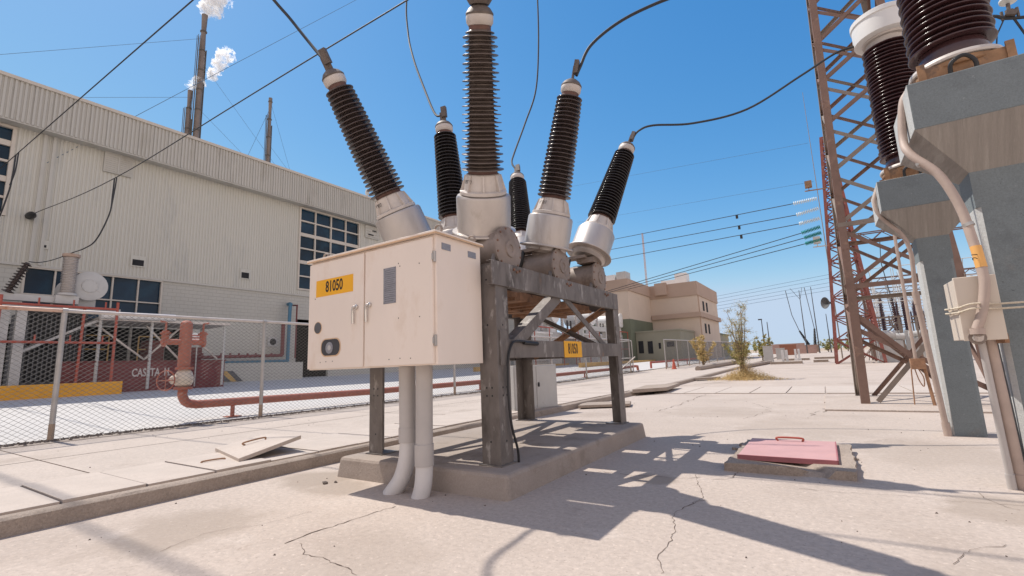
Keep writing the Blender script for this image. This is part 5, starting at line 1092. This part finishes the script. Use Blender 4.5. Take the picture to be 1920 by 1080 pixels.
# ------------------------------------------------------------------ switchyard behind the tower
def switchyard():
    g = 'tall breakers in the distant switchyard'
    def post(x, y, label, m='porcdark', h1=2.6, h2=3.2, tilt=0, n=1):
        z = gz(x, y); t = thing('post_insulator', label, 'insulator', (x, y, z), g)
        MB().box(x-.25, y-.25, z, x+.25, y+.25, z+h1).build('pedestal', 'grey', t, bevel=.02, smooth=False)
        b = MB(); sheds(b, (x, y, z+h1), (tilt, 0, 1), 0, h2, 14, .12, .11, .22, .2, .9, 12); b.build('porcelain', m, t)
        MB().lathe([(.14, 0), (.2, .05), (.2, .3), (.05, .35)], Vector((x, y, z+h1))+Vector((tilt, 0, 1)).normalized()*h2, (0, 0, 1), 12).build('cap', 'grey', t)
        return t
    base = post(4.2, 56, 'dark post insulator on a grey pedestal, first row of the switchyard')
    k = 0
    for (x, y, s) in ((5.0, 56, 0), (6.3, 60, 0), (7.1, 60, 0), (9.5, 70, 0), (10.7, 70, 0), (12, 70, 0), (8.3, 62, 0), (9.3, 62, 0), (14, 85, 0), (16, 85, 0), (18, 85, 0), (10.5, 60, 0), (11.8, 58, 0)):
        dup(base, (x, y, gz(x, y)), 'dark post insulator on a grey pedestal in the switchyard rows', g); k += 1
    base['label'] = 'dark post insulator on a grey pedestal in the switchyard rows'
    gg = 'steel gantries of the distant switchyard'
    def gantry(x0, x1, y, h, label, m='tower'):
        z = gz(x0, y); t = thing('gantry', label, 'gantry', ((x0+x1)/2, y, z), gg)
        for x in (x0, x1):
            b = MB()
            for sx in (-.35, .35):
                for sy in (-.35, .35): b.bar((x+sx*1.6, y+sy*1.6, z), (x+sx*.6, y+sy*.6, z+h), .11)
            zz = z; s = 1
            while zz < z+h-.9: b.bar((x-.45*s, y-.45, zz), (x+.35*s, y-.35, zz+1), .06); b.bar((x-.45, y-.45*s, zz), (x-.35, y+.35*s, zz+1), .06); zz += 1; s = -s
            b.build('column', m, t, smooth=False)
        b = MB()
        for sy in (-.35, .35):
            for dz in (0, .7): b.bar((x0, y+sy, z+h+dz), (x1, y+sy, z+h+dz), .09)
            x = x0; s = 0
            while x < x1-.1: b.bar((x, y+sy, z+h+.7*s), (x+.8, y+sy, z+h+.7*(1-s)), .055); x += .8; s = 1-s
        b.build('beam', m, t, smooth=False)
        b = MB()
        for i in range(6):
            x = x0+(i+.7)*(x1-x0)/6.3; b.tube([(x, y-.3, z+h), (x-.3, y-1.5, z+h-2.2), (x+.1, y-.6, z+h-5.5)], .03, 4)
        b.build('dropper', 'wire', t, smooth=False)
    gantry(3.0, 22, 50, 10.2, 'nearest brown gantry with droppers in the switchyard')
    gantry(4.5, 30, 72, 8.6, 'middle brown gantry of the switchyard')
    gantry(7, 40, 96, 9.5, 'farthest brown gantry of the switchyard', 'towergrey')
    for i in range(16):
        y = 51+i*3.2; zz = 4.9+(i*7 % 5)*.95+gz(5, y)
        b = MB(); b.tube([(3.2, y, zz), (34, y, zz)], .035, 5)
        for k in range(7): b.tube([(4+k*2.3+i*.3, y, zz), (4+k*2.3+i*.3+.4, y+3, zz-1.2), (4.6+k*2.3+i*.3, y+6, zz+.6)], .025, 4)
        one(b, 'bus_bar', 'grey', 'thin horizontal bus tube with jumpers in the distant switchyard', 'bus bar', group='bus tubes of the distant switchyard')
    def frame(x, y, label):
        z = gz(x, y); t = thing('disconnect_frame', label, 'switch frame', (x, y, z), 'disconnect switch frames of the distant switchyard')
        b = MB()
        for sx in (-1.1, 1.1): b.bar((x+sx, y, z), (x+sx, y, z+3.6), .14); b.bar((x+sx*1.25, y, z), (x+sx*.6, y, z+3.6), .06)
        b.bar((x-1.4, y, z+3.65), (x+1.4, y, z+3.65), .14); b.bar((x-1.1, y, z+1.0), (x+1.1, y, z+3.3), .06); b.build('frame', 'towergrey', t, smooth=False)
        for k in (-1.1, 0, 1.1):
            b = MB(); sheds(b, (x+k, y, z+3.7), (0, 0, 1), 0, 1.25, 8, .07, .07, .15, .14, .9, 10); b.build('porcelain', 'porcdark', t)
        b = MB(); b.tube([(x-1.2, y, z+5.0), (x+.3, y, z+5.05)], .04, 5); b.tube([(x+1.1, y, z+4.95), (x+.5, y, z+6.6)], .04, 5)
        b.tube([(x-1.1, y, z+5.0), (x-1.5, y-.4, z+5.9), (x-2.0, y-1.0, z+7.6)], .025, 4); b.tube([(x+1.1, y, z+5.0), (x+1.3, y+.6, z+6.3), (x+1.4, y+.8, z+9.0)], .025, 4); b.build('blade', 'grey', t, smooth=False)
        return t
    lab = 'steel disconnect switch frame with three short insulators in the switchyard'
    f0 = frame(4.6, 52, lab)
    for (x, y) in ((8.2, 54), (5.3, 60), (9.3, 63), (6.2, 68), (10.2, 72), (14, 74), (7.6, 78), (12, 82), (17, 84), (9, 90), (14, 94), (12.5, 64), (16.5, 68)): dup(f0, (x, y, gz(x, y)), lab)
    for (x, y, h, lab) in ((4.0, 46, 1.7, 'pale grey breaker cabinet behind the brown tower foot'), (5.2, 52, 1.6, 'second pale breaker cabinet in the switchyard'), (7.6, 58, 1.8, 'third pale breaker cabinet, farther right')):
        b = MB(); z = gz(x, y); b.box(x-.5, y-.4, z+.15, x+.5, y+.4, z+h); b.box(x-.6, y-.5, z, x+.6, y+.5, z+.15); b.lathe([(.3, 0), (.3, 1.4)], (x-.7, y, z+h+.35), (1, 0, 0), 16)
        one(b, 'breaker_cabinet', 'grey', lab, 'cabinet', smooth=False, group='pale cabinets of the switchyard')
switchyard()
# ------------------------------------------------------------------ middle distance
def middle():
    # white cabinet behind the breaker
    t = thing('meter_cabinet', 'white double door cabinet standing behind the breaker legs', 'cabinet', (-5.9, 9.8, 0))
    A = Vector((-6.12, 9.35, 0)); B_ = Vector((-5.72, 10.72, 0)); n = Vector((-.45, .13, 0))
    def slab(p, q, d, z0, z1, name, m, off=0):
        b = MB(); b.poly([p+Vector((0, 0, z0)), q+Vector((0, 0, z0)), q+Vector((0, 0, z1)), p+Vector((0, 0, z1))], d); return b.build(name, m, t, bevel=.006, smooth=False)
    slab(A, B_, n, .12, 1.18, 'body', 'grey'); slab(A+n*.1, B_+n*.1, n*.8, -.02, .12, 'base', 'kerb')
    d = (B_-A); e = -n*.03
    for k, (f, g_) in enumerate(((.02, .49), (.51, .98))): slab(A+d*f, A+d*g_, e, .15, 1.15, 'door', 'grey')
    b = MB(); c = A+d*.53-n*.06; b.box(c.x, c.y, .66, c.x+.03, c.y+.03, .76); b.build('handle', 'black', t)
    b = MB()
    # concrete beams/logs on the walk
    for pts, r, lab in (([(-7.6, 35.5, .42), (-7.0, 48, .62)], .2, 'rounded concrete beam lying beyond the kerb'), ([(-5.3, 41, .38), (-4.4, 52, .5)], .16, 'low concrete beam right of the bush')):
        one(MB().tube(pts, r, 8), 'concrete_beam', 'kerb', lab, 'beam', group='concrete beams lying on the ground')
    for (x, y, w_, d_, h, m, lab, c) in ((-5.0, 57.6, .55, .5, 1.63, 'grey', 'tall pale cabinet in the middle distance', 'cabinet'), (-4.58, 68.6, .6, .5, 1.35, 'grey', 'smaller pale cabinet behind the tall one', 'cabinet'), (-5.6, 104, 1.7, .8, 1.9, 'brownbox', 'brown kiosk standing before the low pink wall', 'kiosk')):
        z = gz(x, y); b = MB(); b.box(x-w_/2*1.6, y-d_/2, z, x+w_/2*1.6, y+d_/2, z+h); b.box(x-w_/2*1.75, y-d_/2-.05, z+h, x+w_/2*1.75, y+d_/2+.05, z+h+.07); one(b, 'roadside_box', m, lab, c, smooth=False, bevel=.01)
    g = 'pairs of white posts'
    for k, (x, y) in enumerate(((-3.2, 50.1), (-2.9, 50.6), (-2.6, 60.2), (-2.3, 60.6))):
        z = gz(x, y); b = MB(); b.box(x-.1, y-.1, z, x+.1, y+.1, z+1.25); b.box(x-.18, y-.14, z, x+.18, y+.14, z+.2)
        one(b, 'white_post', 'white', ('left' if k % 2 == 0 else 'right')+' post of the '+('nearer' if k < 2 else 'farther')+' white pair', 'post', smooth=False, group=g)
    for x0, x1, y, lab in ((-4.2, -1.7, 49, 'low concrete kerb block at the nearer white posts'), (-4.0, -1.4, 61, 'low concrete kerb block at the farther white posts'), (-.9, .25, 51.5, 'dark flat hatch left of the red mast'), (-1.0, 1.0, 64, 'farther dark flat hatch beside the red mast')):
        z = gz(x0, y); b = MB(); b.box(x0, y, z-.02, x1, y+1.2, z+.22); one(b, 'low_block', 'kerb', lab, 'block', smooth=False, bevel=.02)
    b = MB(); b.box(-10.9, 118, 1.0, -3.2, 118.4, 3.4); b.box(-3.2, 118, 1.0, -1.2, 118.4, 2.9); one(b, 'low_wall', 'pinkwall', 'low pinkish wall on the horizon', 'wall', smooth=False)
    # far live tank unit with two black bushings
    x, y = -1.9, 120.; z = gz(x, y); t = thing('outdoor_transformer', 'small tan transformer with two leaning black bushings on the horizon', 'transformer', (x, y, z))
    MB().box(x-1.3, y-.6, z+.2, x+1.3, y+.6, z+1.8).build('tank', 'tan', t, smooth=False)
    for s, o in ((-1, (-1.0, 3.8)), (1, (.9, 3.8))):
        b = MB(); a = Vector((x+o[0]*.6, y, z+1.8)); d = Vector((-.45 if s < 0 else .08, 0, 1)); sheds(b, a, d, 0, 3.4, 10, .26, .14, .42, .25, .9, 12); b.build('bushing', 'black', t)
        e = a+d.normalized()*3.4; q = MB(); q.tube([e, e+Vector((-1.0 if s < 0 else -.3, 0, 3.5)), e+Vector((-1.6 if s < 0 else -.8, 0, 9))], .07, 5); q.build('lead', 'darkgrey', t)
    gp = 'distant poles'
    for k, (x, y, h, lab) in enumerate(((-8.2, 90, 6.2, 'distant light pole right of the bush'), (-7.9, 96, 6, 'thinner distant pole beside the light pole'), (-14.6, 110, 5, 'short distant pole right of the tan building'), (-2.9, 118, 13.5, 'tall distant pole with a forked top'), (-.7, 118, 14, 'tall distant pole left of the red mast'), (1.3, 118, 8, 'short distant pole at the red mast foot'))):
        z = gz(x, y); b = MB(); b.tube([(x, y, z), (x, y, z+h)], [.12, .06], 6)
        if k in (0, 2): b.box(x-.5, y-.1, z+h-.1, x+.1, y+.1, z+h+.1)
        if k == 3: b.tube([(x, y, z+h-2), (x-1.6, y, z+h+.6)], .04, 5); b.tube([(x, y, z+h-2), (x+.6, y, z+h+.5)], .04, 5)
        one(b, 'utility_pole', 'darkgrey', lab, 'pole', group=gp)
middle()
# ------------------------------------------------------------------ plants
def bush(x, y, H, nst, nleaf, label, seed, mats=('leaf', 'leafdry'), low=True, spread=.5, dry=.5, lw=.03):
    rnd = random.Random(seed); z = gz(x, y); t = thing('desert_shrub' if low else 'young_tree', label, 'shrub' if low else 'tree', (x, y, z))
    st = MB(); tips = []
    for k in range(nst):
        a = rnd.uniform(0, 6.28); sp = rnd.uniform(.05, spread); h = H*rnd.uniform(.55, 1)
        p = [Vector((x+rnd.uniform(-.06, .06), y+rnd.uniform(-.06, .06), z))]
        for i in range(1, 7): f = i/6; p.append(Vector((x+math.cos(a)*sp*f**1.3+rnd.uniform(-.05, .05), y+math.sin(a)*sp*f**1.3+rnd.uniform(-.05, .05), z+h*f)))
        st.tube(p, [.03*(1-.8*i/6)+.004 for i in range(7)], 5)
        for i in range(2, 7):
            for q in range(5):
                aa = rnd.uniform(0, 6.28); L = rnd.uniform(.15, .5)*(1.1-.5*i/6)*H/2.9; e = p[i]+Vector((math.cos(aa)*L, math.sin(aa)*L, rnd.uniform(-.05, .35)*H/2.9))
                st.tube([p[i], p[i].lerp(e, .5)+Vector((0, 0, .03)), e], [.008, .006, .003], 3); tips.append((p[i], e))
    st.build('trunk', 'bark', t)
    for mi, m in enumerate(mats):
        b = MB()
        for k in range(int(nleaf*(dry if mi else 1-dry))):
            a, e = rnd.choice(tips); c = a.lerp(e, rnd.uniform(.2, 1.15))+Vector((rnd.gauss(0, .05), rnd.gauss(0, .05), rnd.gauss(0, .05)))
            d = Vector((rnd.gauss(0, 1), rnd.gauss(0, 1), rnd.gauss(.4, .8))).normalized(); s = d.cross(Vector((rnd.gauss(0, 1), rnd.gauss(0, 1), rnd.gauss(0, 1)))).normalized(); L = rnd.uniform(.5, 1.4)*lw
            b.add([c-d*L, c+s*L*.35, c+d*L, c-s*L*.35], [(0, 1, 2, 3)])
        b.build('foliage' if mi == 0 else 'dry_foliage', m, t, smooth=False)
    if low:
        b = MB()
        for k in range(9000):
            aa = rnd.uniform(0, 6.28); rr = abs(rnd.gauss(0, .5)); c = Vector((x+.1+rr*math.cos(aa)*1.35, y+rr*math.sin(aa), z+abs(rnd.gauss(0, .26))*max(0, 1.2-rr)))
            d = Vector((rnd.gauss(0, .6), rnd.gauss(0, .6), rnd.uniform(.2, 1))).normalized(); s = d.cross(Vector((rnd.gauss(0, 1), rnd.gauss(0, 1), 0))).normalized(); L = rnd.uniform(.05, .15)
            b.add([c-s*.008, c+s*.008, c+d*L], [(0, 1, 2)])
        b.build('base_tuft', 'leafdry', t, smooth=False)
    return t
bush(-3.43, 25.8, 3.5, 10, 8500, 'tall feathery yellow green shrub growing from the concrete', 11, spread=.72, dry=.45, lw=.026)
bush(-8.1, 40.1, 2.4, 7, 6500, 'pale straw coloured small tree by the far fence', 12, low=False, spread=1.1, dry=.85, lw=.055)
bush(-6.6, 47, 1.8, 7, 5000, 'dull green bush left of the tall shrub along the fence', 13, low=False, spread=1.3, dry=.3, lw=.06)
bush(-6.0, 62, 2.6, 7, 5000, 'rounded green bush seen right behind the tall shrub', 14, low=False, spread=1.5, dry=.25, lw=.08)
bush(-9.0, 72, 2.4, 7, 2200, 'dim green bush farther along the far fence', 15, low=False, spread=1.6, dry=.3, lw=.09)
for k, (x, y, h) in enumerate(((.9, 128, 3.2), (2.4, 124, 2.6), (4.6, 130, 3.0), (-16, 150, 3.4), (-22, 165, 3.6))):
    bush(x, y, h, 8, 1800, ['dark green bush beside the tan transformer on the horizon', 'brighter green bush at the red mast foot', 'green bush behind the red mast legs', 'distant bush right of the rear annex', 'farthest bush on the horizon'][k], 20+k, low=False, spread=2.2, dry=.15, lw=.16)
